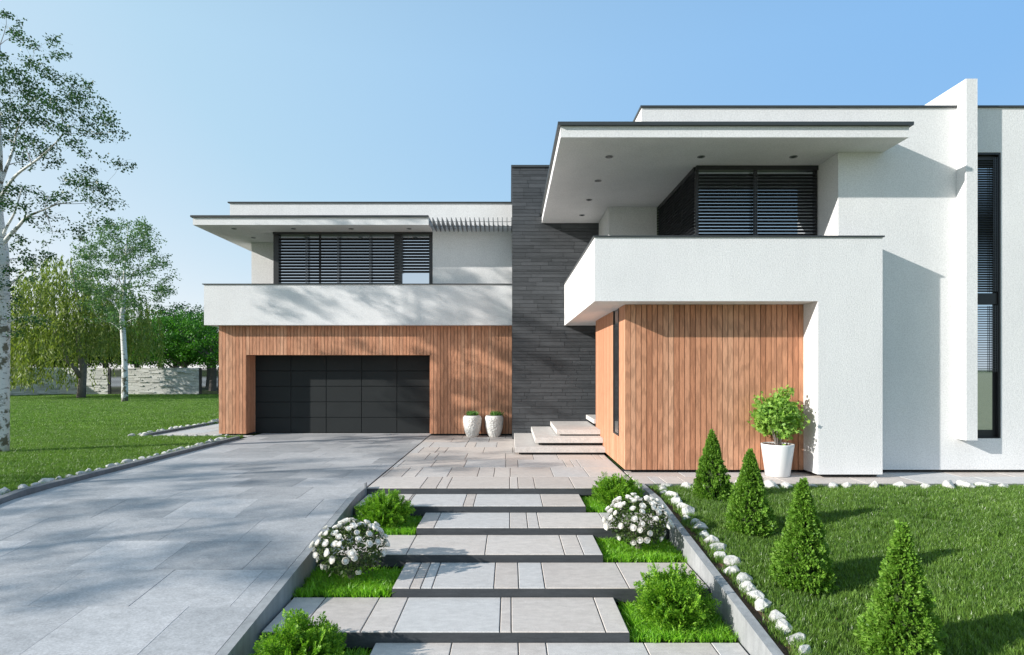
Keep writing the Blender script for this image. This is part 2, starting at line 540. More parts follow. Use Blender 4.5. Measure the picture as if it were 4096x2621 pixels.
# ------------------------------------------------------------------ patio
patio = tag(MB().box(-2.30, 2.11, 9.632, 17.24, -.12, -.014).box(2.13, 15, 9.95, 11.5, -.12, -.014).build('patio', RISER), kind='structure')
def pavers(parent, x0, x1, joints, ya, yb, ztop, th=.012, gap=.011, c=.005, name='paver'):
    xs = [x0] + sorted(j for j in joints if x0 + .05 < j < x1 - .05) + [x1]
    for a, b_ in zip(xs[:-1], xs[1:]):
        part_piece(name, a + gap / 2, b_ - gap / 2, ya + .002, yb - .002, ztop - th, ztop, c, PAVER, parent)
def z8(px, Y): return xa(1400 + px * .457, Y)
def z7(px, Y): return xa(1600 + px * .4545, Y)
pr = random.Random(11)
def randj(x0, x1):
    out, x = [], x0
    while True:
        x += pr.choice([.22, .3, .45, .75, .95, 1.1, 1.3])
        if x > x1 - .2: return out
        out.append(x)
prow = [(9.632, 10.63, [z8(p, 9.63) for p in (612, 755, 848, 1397, 1473, 1622, 1965)]),
        (10.63, 11.66, [z8(p, 10.63) for p in (290, 450, 570, 848, 1113, 1258, 1403, 1785, 2097)]),
        (11.66, 12.65, [z8(p, 11.66) for p in (410, 705, 995, 1362, 1472, 1898, 1967, 2027)]),
        (12.65, 13.66, [z8(p, 12.65) for p in (652, 735, 1005, 1360, 1610, 1832, 2155, 2217)]),
        (13.66, 14.68, [z7(p, 13.66) for p in (158, 305, 390, 730, 992)]),
        (14.68, 15.67, [z7(p, 14.68) for p in (255, 572, 658, 850)]),
        (15.67, 16.66, [z7(p, 15.67) for p in (445, 598, 780)]),
        (16.66, 17.24, [z7(p, 16.66) for p in (545, 640, 930)])]
for (a, b_, js) in prow:
    pavers(patio, -2.30, 2.10, js, a, b_, 0)
pavers(patio, 2.125, 14.9, [2.42, 2.62, 2.95] + randj(3.9, 14.9), 9.96, 10.63, 0, gap=.012)
pavers(patio, 2.125, 14.9, [3.1] + randj(3.9, 14.9), 10.63, 11.2, 0, gap=.012)
tag(MB().box(2.23, 15, 9.90, 9.948, -.15, .006).build('lawn_kerb', KERB), 'low grey kerb between right lawn and the paving along the white wall', 'kerb')

# path round the left side of the house
path = tag(MB().box(-10.30, -8.38, 16.95, 34, -.1, -.014).box(-8.37, -7.38, 16.95, 17.30, -.1, -.014).build('side_path', RISER), kind='structure')
yy = 16.95
while yy < 33:
    nyy = yy + 1.0
    if yy < 17:
        pavers(path, -10.30, -8.37, randj(-10.30, -8.37), yy, nyy, 0)
        pavers(path, -8.37, -7.39, [-7.9], yy, 17.30, 0)
    else:
        pavers(path, -10.30, -8.40, randj(-10.30, -8.40), yy, nyy, 0)
    yy = nyy

# kerbs
def kerb(name, x0, x1, ys, zf, h, mat, label, cat, zlow=.3):
    m = MB()
    for a, b_ in zip(ys[:-1], ys[1:]):
        m.hexa([(x0, a, zf(a) - zlow), (x1, a, zf(a) - zlow), (x1, b_, zf(b_) - zlow), (x0, b_, zf(b_) - zlow),
                (x0, a, zf(a) + h), (x1, a, zf(a) + h), (x1, b_, zf(b_) + h), (x0, b_, zf(b_) + h)])
    o = m.build(name, mat)
    bv = o.modifiers.new('bevel', 'BEVEL'); bv.width = .006; bv.segments = 1; bv.limit_method = 'ANGLE'
    return tag(o, label, cat)
kerb('driveway_kerb', -7.50, -7.362, [2.0, YB, 16.35], zd, .075, KERB, 'long dark concrete kerb along the left edge of the grey driveway', 'kerb')
kerb('path_kerb', -10.42, -10.305, [17.0, 34.0], lambda y: 0, .07, KERB, 'dark concrete kerb beside the path that runs round the left of the house', 'kerb')

# retaining walls beside the stairs
w = thing('retaining_wall', 'sloping grey concrete wall on the left of the garden stairs, beside the driveway', 'wall', (-2.36, 9.6, -.8))
m = MB()
for a, b_ in ((2.0, YB), (YB, 9.68)):
    m.hexa([(-2.405, a, -1.5), (-2.31, a, -1.5), (-2.31, b_, -1.5), (-2.405, b_, -1.5),
            (-2.405, a, zd(a) + .008), (-2.31, a, zd(a) + .008), (-2.31, b_, zd(b_) + .008), (-2.405, b_, zd(b_) + .008)])
m.build('wall', CONC, w)
MB().box(-2.328, -2.302, 9.56, 9.66, -.3, .085).build('end_post', CONC, w)
w = thing('retaining_wall', 'sloping grey concrete wall on the right of the garden stairs, beside the white stones', 'wall', (2.16, 9.6, -.8))
def zr(y): return .012 - SL * max(0, 8.8 - max(y, 2))
m = MB()
for a, b_ in ((2.0, 8.8), (8.8, 9.94)):
    m.hexa([(2.118, a, -1.5), (2.212, a, -1.5), (2.212, b_, -1.5), (2.118, b_, -1.5),
            (2.118, a, zr(a)), (2.212, a, zr(a)), (2.212, b_, zr(b_)), (2.118, b_, zr(b_))])
m.build('wall', CONC, w)
MB().box(2.08, 2.114, 9.60, 9.95, -.3, .03).build('end_post', CONC, w)

m = MB()
for a, b_ in ((2.0, 8.8), (8.8, 9.88)):
    m.hexa([(2.215, a, zlawn(a) - .1), (2.37, a, zlawn(a) - .1), (2.37, b_, zlawn(b_) - .1), (2.215, b_, zlawn(b_) - .1),
            (2.215, a, zlawn(a) + .006), (2.37, a, zlawn(a) + .006), (2.37, b_, zlawn(b_) + .006), (2.215, b_, zlawn(b_) + .006)])
tag(m.build('soil_strip', m_ground('brown_soil', (.10, .06, .04), (.16, .095, .065), (.05, .035, .02))), kind='structure')
# garden stairs
st = thing('garden_stairs', 'broad garden stairs of pale pavers with dark risers going down between planted beds', 'stairs', (0, 9.6, -.1))
TY = [9.63 - i * .8275 for i in range(10)]
def z5(px, Y): return xa(1000 + px * .5007, Y)
def z6(px, Y): return xa(1900 + px * .5007, Y)
TX = [(-2.28, 1.112), (-1.245, 2.10), (-2.28, 1.107), (-1.244, 2.10), (-2.28, 1.094), (-1.235, 2.10), (-2.28, 1.1), (-1.24, 2.1)]
TJ = [[-1.55] + [z8(p, TY[1]) for p in (495, 990, 1080, 1688)],
      [z8(p, TY[2]) for p in (735, 1398, 1557, 1658, 2256)],
      [z8(p, TY[3]) for p in (490, 1180, 1880, 2048)],
      [z5(p, TY[4]) for p in (1275, 1362, 1452)] + [z6(p, TY[4]) for p in (150, 350, 560, 1232)],
      [z5(p, TY[5]) for p in (545 - 160, 880, 1142)] + [z6(p, TY[5]) for p in (197, 290, 1045)],
      [z6(345, 5.5), z6(565, 5.5), z6(1345, 5.5), z5(1615, 5.5), z6(1880, 5.5)],
      [-1.6, -.4, .5], [-.5, .4, 1.2]]
for k in range(8):
    x0, x1 = TX[k]
    zt = -.1 * (k + 1)
    ya, yb = TY[k + 1], TY[k]
    body = MB().box(x0, x1, ya, yb + .05, zt - .1 - (.05 if k < 7 else 0), zt - .012).build('step', RISER, st)
    pavers(body, x0 + .001, x1 - .001, TJ[k], ya + .001, yb - .001, zt, gap=.011, c=.005)
# planting beds
for k in range(8):
    x0, x1 = TX[k]
    bx = (1.114, 2.116) if k % 2 == 0 else (-2.308, -1.247)
    tag(MB().box(bx[0], bx[1], TY[k + 1] + .003, TY[k] - .003, -1.35, -.1 * (k + 2) - .012).build('planting_bed', SOILBED), kind='structure')

# ------------------------------------------------------------------ HOUSE
H = thing('modern_house', 'large modern white house with cedar cladding, dark stone tower, flat roofs and dark garage door', 'house', (0, 17, 0))
# -- white rendered walls
m = MB()
m.box(2.417, 8.194, 11.02, 22, 6.083, 6.705)                    # parapet block over the roof slab
m.box(6.028, 6.52, 11.02, 20, 3.352, 5.884)
m.box(6.52, 8.194, 11.02, 20, .057, 5.884)
m.box(6.858, 8.194, 11.02, 20, 5.884, 6.083)
m.box(5.405, 6.52, 11.02, 20, .057, 3.092)
m.box(2.418, 3.605, 14.73, 16.345, 3.352, 5.884)
m.build('wall', STUCCO, H)
m = MB()                                                        # wall right of the fin, with the tall window opening
m.box(8.402, 9.018, 11.02, 20, 5.886, 6.705)
m.box(8.402, 9.018, 11.02, 20, .057, .632)
m.box(9.018, 15, 11.02, 20, .057, 6.705)
m.build('wall', STUCCO, H)
m = MB().box(8.196, 8.40, 10.78, 14.5, .624, 7.124)
m.build('fin_wall', STUCCO, H)
MB().box(8.194, 8.402, 11.02, 20, .057, .622).build('wall', STUCCO, H)
# plinth under the right wing
MB().box(6.51, 15, 11.155, 19, -.01, .055).build('plinth', PLINTH, H)
MB().box(5.53, 6.50, 10.635, 11.15, -.01, .059).build('plinth', PLINTH, H)
MB().box(2.25, 5.52, 11.155, 14.6, -.01, .055).build('plinth', PLINTH, H)
# -- balcony with its corner column
m = MB()
m.box(5.39, 6.52, 10.50, 11.018, .061, 3.094)
m.box(1.482, 6.52, 10.50, 16.345, 3.094, 3.35)
m.box(1.482, 6.52, 10.50, 10.72, 3.35, 4.212)
m.box(1.482, 1.70, 10.72, 16.345, 3.35, 4.212)
m.box(6.30, 6.52, 10.72, 11.018, 3.35, 4.212)
m.build('balcony', STUCCO, H)
MB().box(1.457, 6.545, 10.475, 10.745, 4.214, 4.238).box(1.457, 1.725, 10.745, 16.345, 4.214, 4.238).box(6.275, 6.545, 10.745, 11.018, 4.214, 4.238).build('balcony_cap', CAP, H)
# -- roof of the right wing
roof = MB().box(.869, 6.854, 10.305, 16.345, 5.886, 6.075).build('roof_slab', STUCCO, H)
MB().box(.818, 6.90, 10.245, 11.03, 6.077, 6.133).box(.818, 2.43, 11.03, 16.345, 6.077, 6.133).build('roof_cap', CAP, roof)
MB().box(2.392, 8.194, 10.99, 11.06, 6.707, 6.738).box(2.392, 2.46, 11.06, 22, 6.707, 6.738).box(8.402, 15, 10.99, 11.06, 6.707, 6.738).build('parapet_cap', CAP, H)
def downlight(x, y, z, parent):
    o = MB().lathe([(.072, 0), (.074, -.008), (.056, -.012), (.05, -.004)], 24).build('downlight', GREY_LAMP, parent, loc=Vector((x, y, z - .001)) - H.location)
    c = MB().lathe([(.05, -.003), (.034, -.005), (.033, -.009), (.018, -.009), (.0005, -.006)], 20).build('lamp_lens', LENS, o, loc=(0, 0, 0))
for (x, y) in ((1.86, 11.24), (1.86, 12.67), (1.86, 14.09), (1.86, 15.5), (3.58, 11.24), (5.31, 11.24)):
    downlight(x, y, 5.886, H)
# -- cedar box of the right wing
MB().box(2.14, 5.388, 11.045, 14.79, .057, 3.09).build('cladding_backing', BLACKBACK, H)
clad = MB().box(2.16, 5.3, 11.2, 14.7, 3.0905, 3.0925).build('cedar_cladding', WOOD, H)
n = 33
wd = (5.396 - 2.114) / n
def plank(x0, x1, y0, y1, z0, z1, parent, axis='x', g_=.006):
    if axis == 'x': v, f = MB().box(x0 + g_, x1 - g_, y0, y1, z0, z1).v, BF
    else: v, f = MB().box(x0, x1, y0 + g_, y1 - g_, z0, z1).v, BF
    return link('plank', mesh('plank', v, f, WOOD), parent)
for i in range(n):
    plank(2.114 + i * wd, 2.114 + (i + 1) * wd, 11.02, 11.042, .057, 3.092, clad, g_=.006 if i else .001)
n = 38
wd = (14.80 - 11.0425) / n
for i in range(n):
    a, b_ = 11.0425 + i * wd, 11.0425 + (i + 1) * wd
    if b_ > 11.70 and a < 12.28:
        plank(2.114, 2.136, a, b_, .057, .60, clad, 'y', .0015)
    else:
        plank(2.114, 2.136, a, b_, .057, 3.092, clad, 'y', .002)
win = MB().box(2.112, 2.138, 11.69, 11.72, .6, 3.09).box(2.112, 2.138, 12.26, 12.29, .6, 3.09).box(2.112, 2.138, 11.72, 12.26, .602, .63).build('slit_window', FRAME, H)
MB().box(2.128, 2.134, 11.72, 12.26, .63, 3.085).build('pane', m_flat('dark_pane', (.02, .022, .024), .08), win)
# -- corner windows upstairs right
def blind(parent, x0, x1, z0, z1, y, pitch=.0645, axis='x', cords=(), depth=.07, tilt=(.004, -.017)):
    k = int((z1 - z0) / pitch)
    d = depth / 2
    fr, bk = tilt                                # heights of the front and back edge
    if axis == 'x':
        v = [(x0, y - d, fr), (x1, y - d, fr), (x1, y, .004), (x0, y, .004), (x1, y + d, bk), (x0, y + d, bk)]
    else:
        v = [(y - d, x0, fr), (y - d, x1, fr), (y, x1, .004), (y, x0, .004), (y + d, x1, bk), (y + d, x0, bk)]
    v2 = [(a, b_, c - .004) for (a, b_, c) in v]
    f = [(0, 1, 2, 3), (3, 2, 4, 5), (9, 8, 7, 6), (11, 10, 8, 9), (0, 6, 7, 1), (5, 4, 10, 11), (0, 3, 9, 6), (3, 5, 11, 9), (1, 7, 8, 2), (2, 8, 10, 4)]
    me = mesh('blind_slat', v + v2, f, SLAT)
    for i in range(k):
        o = link('blind_slat', me, parent, loc=None)
        o.location = Vector((0, 0, z0 + pitch * (i + .5))) - H.location - parent.location
    if cords:
        cm = MB()
        for c in cords:
            for dd in (-.022, 0, .022) if len(cords) > 2 else (-.03, 0, .03):
                if axis == 'x': cm.box(c + dd - .006, c + dd + .006, y - d - .003, y - d - .001, z0, z1)
                else: cm.box(y - d - .003, y - d - .001, c + dd - .002, c + dd + .002, z0, z1)
        cm.build('ladder_cord', SLAT, parent)
wf = MB()
wf.box(3.645, 3.70, 11.76, 11.82, 3.36, 5.80).box(5.97, 6.026, 11.76, 11.82, 3.36, 5.80).box(3.645, 6.026, 11.72, 11.82, 5.80, 5.884)
wf.box(4.80, 4.85, 11.77, 11.82, 3.36, 5.80).box(3.70, 6.0, 11.77, 11.82, 3.36, 3.42)
wf.box(3.645, 3.70, 14.68, 14.73, 3.36, 5.80).box(3.62, 3.70, 11.82, 14.73, 5.80, 5.884).box(3.65, 3.70, 13.2, 13.25, 3.36, 5.80)
bw = wf.build('corner_window', FRAME, H)
MB().box(3.70, 5.97, 11.80, 11.81, 3.42, 5.80).box(3.68, 3.69, 11.82, 14.70, 3.42, 5.80).build('pane', GLASS, bw)
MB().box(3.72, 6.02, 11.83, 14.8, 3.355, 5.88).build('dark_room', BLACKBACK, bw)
blind(bw, 3.69, 6.0, 3.55, 5.80, 11.74, cords=(4.79,))
blind(bw, 11.80, 14.70, 3.55, 5.80, 3.625, axis='y', cords=(12.5, 13.2, 13.9))
# -- tall window right of the fin
tw = MB()
tw.box(8.985, 9.016, 11.03, 11.34, .64, 5.88).box(8.402, 8.984, 11.06, 11.32, 3.10, 3.305).box(8.402, 8.985, 11.03, 11.3, 5.85, 5.884)
tw.box(8.93, 8.985, 11.10, 11.34, .64, 5.85).box(8.402, 8.93, 11.10, 11.34, .64, .78).box(8.402, 8.985, 11.03, 11.10, .634, .65)
tw.box(8.402, 8.93, 11.10, 11.34, 5.65, 5.85)
tw = tw.build('tall_window', FRAME, H)
MB().box(8.402, 8.93, 11.105, 11.115, .78, 5.65).build('pane', GLASS, tw)
blind(tw, 8.402, 8.975, 3.33, 5.80, 11.055, pitch=.0437, depth=.035, tilt=(.004, -.013), cords=(8.93,))
blind(tw, 8.402, 8.975, 1.85, 3.08, 11.055, pitch=.0437, depth=.035, tilt=(0, -.003), cords=(8.93,))
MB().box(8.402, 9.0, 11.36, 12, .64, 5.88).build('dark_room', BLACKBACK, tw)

# -- left wing
MB().box(-8.37, -7.60, 17.275, 22, .055, 3.15).box(-2.29, .055, 17.275, 22, .055, 3.15).box(-7.60, -2.29, 17.275, 22, 2.335, 3.15).build('cladding_backing', BLACKBACK, H)
MB().box(-8.33, -7.62, 17.35, 21, -.01, .05).box(-2.28, .055, 17.35, 21, -.01, .05).build('plinth', PLINTH, H)
clad2 = MB().box(-8.3, -.1, 17.5, 21, 3.151, 3.153).build('cedar_cladding', WOOD, H)
x = -8.376
pw = .0981
while x < .06 - .03:
    nx = min(x + pw, .058)
    if nx <= -7.579 + .02 or x >= -2.311 - .03:
        plank(x, nx, 17.25, 17.272, .05, 3.152, clad2)
    else:
        plank(x, nx, 17.25, 17.272, 2.315, 3.152, clad2)
    x = nx
yq = 17.2725
while yq < 17.86:                                               # garage reveal
    plank(-7.60, -7.579, yq, min(yq + .098, 17.87), .05, 2.315, clad2, 'y', .002)
    plank(-2.311, -2.29, yq, min(yq + .098, 17.87), .05, 2.315, clad2, 'y', .002)
    yq += .098
MB().box(-7.578, -2.312, 17.275, 17.87, 2.316, 2.333).build('garage_lintel_board', WOOD, H)
gd = MB().box(-7.578, -2.312, 17.888, 17.96, .0, 2.314).build('garage_door', DOOR, H)
for i in range(5):
    for j in range(5):
        x0 = -7.578 + i * 1.0532; z0 = .004 + j * .4625
        v = []; c = .012
        a, b_, e, h_ = x0 + .003, x0 + 1.050, z0 + .003, z0 + .4595
        v = [(a, 17.887, e), (b_, 17.887, e), (b_, 17.887, h_), (a, 17.887, h_), (a + c, 17.87, e + c), (b_ - c, 17.87, e + c), (b_ - c, 17.87, h_ - c), (a + c, 17.87, h_ - c)]
        link('panel', mesh('panel', v, [(0, 1, 5, 4), (1, 2, 6, 5), (2, 3, 7, 6), (3, 0, 4, 7), (4, 5, 6, 7)], DOOR), gd)
m = MB()
m.box(-8.66, .058, 16.98, 19.2, 3.155, 3.40).box(-8.66, .058, 16.98, 17.18, 3.40, 4.30).box(-8.66, -8.46, 17.18, 19.2, 3.40, 4.30)
m.build('balcony', STUCCO, H)
MB().box(-8.70, .058, 16.95, 17.205, 4.302, 4.325).box(-8.70, -8.43, 17.205, 19.2, 4.302, 4.325).build('balcony_cap', CAP, H)
m = MB()
m.box(-2.236, .058, 17.35, 22, 3.402, 6.705)
m.box(-8.10, -2.236, 17.35, 22, 6.083, 6.705)
m.box(-8.10, -6.90, 18.80, 22, 3.402, 5.868)
m.box(-6.9, -2.24, 19.5, 22, 3.402, 5.868)
m.build('wall', STUCCO, H)
MB().box(-8.15, .058, 17.31, 17.40, 6.707, 6.740).build('parapet_cap', CAP, H)
roofl = MB().box(-8.71, -2.238, 16.48, 22, 5.87, 6.072).build('roof_slab', STUCCO, H)
MB().box(-8.76, -2.236, 16.43, 17.349, 6.074, 6.124).box(-8.76, -8.10, 17.349, 22, 6.074, 6.124).build('roof_cap', CAP, roofl)
for (x, y) in ((-7.777, 16.92), (-6.107, 16.92), (-4.477, 16.92), (-2.845, 16.92), (-7.73, 18.08), (-7.73, 19.3)):
    downlight(x, y, 5.87, H)
wf = MB()
wf.box(-6.85, -6.70, 17.37, 17.50, 3.41, 5.80).box(-6.85, -2.24, 17.33, 17.50, 5.80, 5.868)
wf.box(-3.36, -3.14, 17.40, 17.50, 3.41, 5.80).box(-2.34, -2.24, 17.36, 17.50, 3.41, 5.80)
wf.box(-5.56, -5.50, 17.46, 17.5, 3.41, 5.8).box(-6.85, -6.78, 17.5, 18.8, 5.80, 5.868)
lw = wf.build('upper_window', FRAME, H)
MB().box(-6.70, -3.36, 17.47, 17.48, 3.42, 5.80).box(-3.14, -2.34, 17.47, 17.48, 3.42, 5.80).build('pane', GLASS, lw)
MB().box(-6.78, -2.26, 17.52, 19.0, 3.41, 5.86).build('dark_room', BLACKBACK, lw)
blind(lw, -6.72, -3.24, 4.0, 5.79, 17.40, pitch=.0865, depth=.08, tilt=(.012, -.031), cords=[xa(1228, 17.4), xa(1354, 17.4), xa(1482, 17.4)])
blind(lw, -3.16, -2.31, 4.70, 5.79, 17.40, pitch=.0865, depth=.08, tilt=(.012, -.027), cords=(-3.14,))
blind(lw, 17.46, 18.78, 4.0, 5.79, -6.86, pitch=.0865, axis='y')
# pergola louvres between roof and tower
pg = MB().tube([(-2.235, 16.60, 5.985), (.058, 16.60, 5.985)], .006, 6).tube([(-2.235, 17.12, 5.985), (.058, 17.12, 5.985)], .006, 6).build('pergola_rods', FRAME, H)
louv = m_flat('grey_louvre', (.17, .18, .185), .5)
for i in range(18):
    x = -2.126 + i * .1277
    if x < .05: MB().box(x - .010, x + .010, 16.48, 17.349, 5.88, 6.075).build('louvre', louv, pg)

# -- dark tower with stone strips
tower = MB().box(.085, 4.0, 16.385, 22, -.02, 7.40).build('dark_tower', BLACKBACK, H)
MB().box(.03, 4.06, 16.31, 22.05, 7.402, 7.46).build('tower_cap', CAP, tower)
tr = random.Random(5)
pieces = []
z = 0.0
while z < 7.40:
    h = tr.choice([.042, .07, .09, .095, .105, .112, .122])
    if z + h > 7.38: h = 7.40 - z
    x = .06
    first = True
    while x < 2.55:
        L_ = tr.uniform(.35, 1.05)
        if first: L_ *= tr.uniform(.4, 1); first = False
        nx = min(x + L_, 2.6)
        if nx > 2.4: nx = 2.6
        d = tr.uniform(0, .004)
        pieces.append((x, nx, z, z + h, d))
        x = nx
    z += h
pieces.sort(key=lambda p: -(p[1] - p[0]) * (p[3] - p[2]))
rest = MB()
for i, (x0, x1, z0, z1, d) in enumerate(pieces):
    g_ = .0042
    if i < 300:
        MB().box(x0 + g_, x1 - g_, 16.350 - d, 16.384, z0 + g_, z1 - g_).build('stone_strip', TILE, tower)
    else:
        rest.box(x0 + g_, x1 - g_, 16.350 - d, 16.384, z0 + g_, z1 - g_)
if rest.v:
    o = rest.build('stone_strips', TILE, tower); o['kind'] = 'stuff'
zz = 0
sm = MB()
while zz < 7.38:
    h = .09
    sm.box(.06, .084, 16.376, 22, zz + .003, min(zz + h, 7.4) - .003); zz += h
o = sm.build('side_stone_strips', TILE, tower); o['kind'] = 'stuff'

# -- entrance steps
es = thing('entrance_steps', 'four floating pale stone entrance steps in front of the dark stone wall', 'stairs', (1.1, 14.5, 0))
for (x0, x1, y0, z0, z1, pl) in ((.11, 2.112, 13.30, .057, .165, 13.42), (.572, 2.112, 13.62, .232, .343, 13.75), (1.095, 2.112, 14.04, .38, .49, 14.2), (2.07, 3.2, 14.82, .56, .667, 14.95)):
    v, f = chamfer_box(x0, x1, y0, 16.34, z0, z1, .006)
    s = link('step', mesh('step', v, f, STEPSTONE), es)
    bot = {.057: -.01, .232: .166, .38: .344, .56: .491}[z0]
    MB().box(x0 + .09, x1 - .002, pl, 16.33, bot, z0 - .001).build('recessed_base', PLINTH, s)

# ------------------------------------------------------------------ boundary wall and gates
def stone_wall(p0, p1, h, label, seed):
    root = thing('stone_wall', label, 'wall', (*p0, 0))
    r = random.Random(seed)
    d = Vector((p1[0] - p0[0], p1[1] - p0[1], 0)); Ln = d.length; d.normalize()
    nrm = Vector((d.y, -d.x, 0))
    P = Vector((*p0, 0))
    m = MB()
    def bx(mm, s0, s1, z0, z1, o0, o1):
        q = [P + d * s0 + nrm * o1, P + d * s1 + nrm * o1, P + d * s1 + nrm * o0, P + d * s0 + nrm * o0]
        mm.hexa([(*v.xy, z0) for v in q] + [(*v.xy, z1) for v in q])
    core = MB(); bx(core, 0, Ln, -.1, h - .02, -.15, .0)
    core.build('wall_core', DARKBARK, root)
    z = 0
    while z < h - .02:
        hh = min(r.choice([.06, .075, .09]), h - z)
        s = 0
        while s < Ln:
            l = r.uniform(.25, .8)
            e = min(s + l, Ln)
            if Ln - e < .15: e = Ln
            o1 = .03 + (r.uniform(0, .03) if r.random() > .12 else r.uniform(.05, .09))
            bx(m, s + .003, e - .003, z + .003, z + hh - .003, -.14, o1)
            s = e
        z += hh
    o = m.build('stones', WALLSTONE_I, root); o['kind'] = 'stuff'
    return root
def m_wallstone():
    m, t, b = nt('pale_wall_stone_strip')
    r = N(t, 'ShaderNodeNewGeometry').outputs['Random Per Island']
    c = ramp(t, r, [(0, (.52, .525, .49)), (.4, (.66, .66, .63)), (.8, (.76, .755, .72)), (1, (.46, .465, .44))])
    p = pos(t, (1, 1, 2)).outputs[0]
    c = mix(t, c, ramp(t, noise(t, p, 6, 5, .7), [(.3, .82), (.65, 1.05)]), .8, 'MULTIPLY')
    L(t, c, b.inputs['Base Color']); b.inputs['Roughness'].default_value = .85
    return m
WALLSTONE_I = m_wallstone()
YW = 45.0
wx = lambda px: xa(px, YW)
corner = (wx(240), YW)
leftend = (-46.0, 31.5)
stone_wall(leftend, corner, 2.03, 'pale stone garden wall section at far left that runs towards the camera in shade', 1)
stone_wall((corner[0] + .02, YW), (wx(433), YW), 2.03, 'pale stone garden wall section behind the willow trunk', 2)
stone_wall((wx(512), YW), (wx(797), YW), 2.03, 'sunlit pale stone garden wall section between the two dark gates', 3)
stone_wall((wx(876), YW), (-10, YW), 2.03, 'pale stone garden wall section running behind the cedar corner of the house', 4)
def gate(x0, x1, label):
    root = thing('slatted_gate', label, 'gate', ((x0 + x1) / 2, YW, 0))
    MB().box(x0, x0 + .16, YW - .05, YW + .05, 0, 2.0).build('post', FRAME, root)
    MB().box(x1 - .06, x1, YW - .05, YW + .05, 0, 2.0).build('post', FRAME, root)
    me = mesh('slat', *(lambda q: (q.v, q.f))(MB().box(x0 + .16, x1 - .06, YW - .02, YW + .02, -.033, .033)), FRAME)
    k = 0
    z = .08
    while z < 1.98:
        o = link('slat', me, root); o.location = Vector((0, 0, z)) - root.location; z += .092
gate(wx(434), wx(511.5), 'dark slatted metal gate left of the slim birch trunk')
gate(wx(798), wx(875), 'dark slatted metal gate beside the cedar corner of the house')

# ------------------------------------------------------------------ stones
rk = random.Random(21)
rock_me = []
for i in range(7):
    bm = bmesh.new()
    for k in range(34):
        d = Vector((rk.gauss(0, 1), rk.gauss(0, 1), rk.gauss(0, 1))).normalized()
        rr_ = rk.uniform(.82, 1.08)
        bm.verts.new((d.x * .5 * rr_, d.y * .36 * rr_, d.z * .36 * rr_ + .12))
    bmesh.ops.convex_hull(bm, input=bm.verts[:])
    bm.verts.ensure_lookup_table()
    loose = [v for v in bm.verts if not v.link_faces]
    bmesh.ops.delete(bm, geom=loose, context='VERTS')
    bmesh.ops.subdivide_edges(bm, edges=bm.edges[:], cuts=1, use_grid_fill=True)
    for v in bm.verts:
        n_ = mnoise.noise(v.co * 5 + Vector((i * 9, 0, 0)))
        v.co *= 1 + .09 * n_
    me = bpy.data.meshes.new('border_stone'); bm.to_mesh(me); bm.free()
    me.materials.append(ROCK)
    rock_me.append(me)
ORD = ['nearest', 'second', 'third', 'fourth', 'fifth', 'sixth', 'seventh', 'eighth', 'ninth', 'tenth', 'eleventh', 'twelfth', 'thirteenth', 'fourteenth', 'fifteenth', 'sixteenth', 'seventeenth', 'eighteenth', 'nineteenth', 'twentieth',
       'twenty-first', 'twenty-second', 'twenty-third', 'twenty-fourth', 'twenty-fifth', 'twenty-sixth', 'twenty-seventh', 'twenty-eighth', 'twenty-ninth', 'thirtieth']
ORD += [t_ + 'y-' + u_ for t_ in ('thirt', 'fort', 'fift') for u_ in ('first', 'second', 'third', 'fourth', 'fifth', 'sixth', 'seventh', 'eighth', 'ninth')]
def stone(x, y, z, s, label, group):
    o = link('border_stone', rk.choice(rock_me))
    o.location = (x, y, z)
    o.rotation_euler = (rk.uniform(-.2, .2), rk.uniform(-.2, .2), rk.uniform(0, 6.28))
    o.scale = (s * rk.uniform(.9, 1.15), s * rk.uniform(.9, 1.1), s * rk.uniform(.85, 1.15))
    return tag(o, label, 'stone', group)
y = 4.35; i = 0
while y < 9.75:
    lab = (ORD[i] if i else 'nearest') + (' white border stone, counted from the front, beside the right stair wall' if i else ' white border stone at the front beside the right stair wall')
    stone(2.42 + rk.uniform(-.03, .05), y, zlawn(y) - .008, rk.uniform(.18, .25), lab, 'white stones beside the right stair wall')
    y += rk.uniform(.155, .235); i += 1
x = 2.55; i = 0
while x < 11.5:
    nm = 'leftmost' if i == 0 else ORD[min(i, len(ORD) - 1)]
    stone(x, 9.77 + rk.uniform(-.03, .03), -.045, rk.uniform(.20, .30), nm + ' white stone, from the stair wall, in the row before the white house wall', 'white stones between right lawn and house')
    x += rk.uniform(.23, .46); i += 1
y = 5.6; i = 0
while y < 16.3:
    stone(-7.66 + rk.uniform(-.03, .03), y, zd(y) - .0, rk.uniform(.17, .23), (ORD[i] + ' white stone, counted from the near end, between the grass and the driveway kerb'), 'white stones along the driveway kerb')
    y += rk.uniform(.2, .32); i += 1
x = -10.6; i = 1
while x < -7.6:
    stone(x, 16.80 + rk.uniform(-.02, .02), 0, rk.uniform(.16, .22), (ORD[i] + ' white stone from the left in the cross row before the side path'), 'white stones across the front of the side path')
    x += rk.uniform(.26, .42); i += 1
y = 17.1; i = 0
while y < 32:
    stone(-10.56 + rk.uniform(-.03, .03), y, 0, rk.uniform(.18, .26), (ORD[i] + ' white stone, counted from the front, along the side path kerb'), 'white stones along the side path kerb')
    y += rk.uniform(.24, .4); i += 1

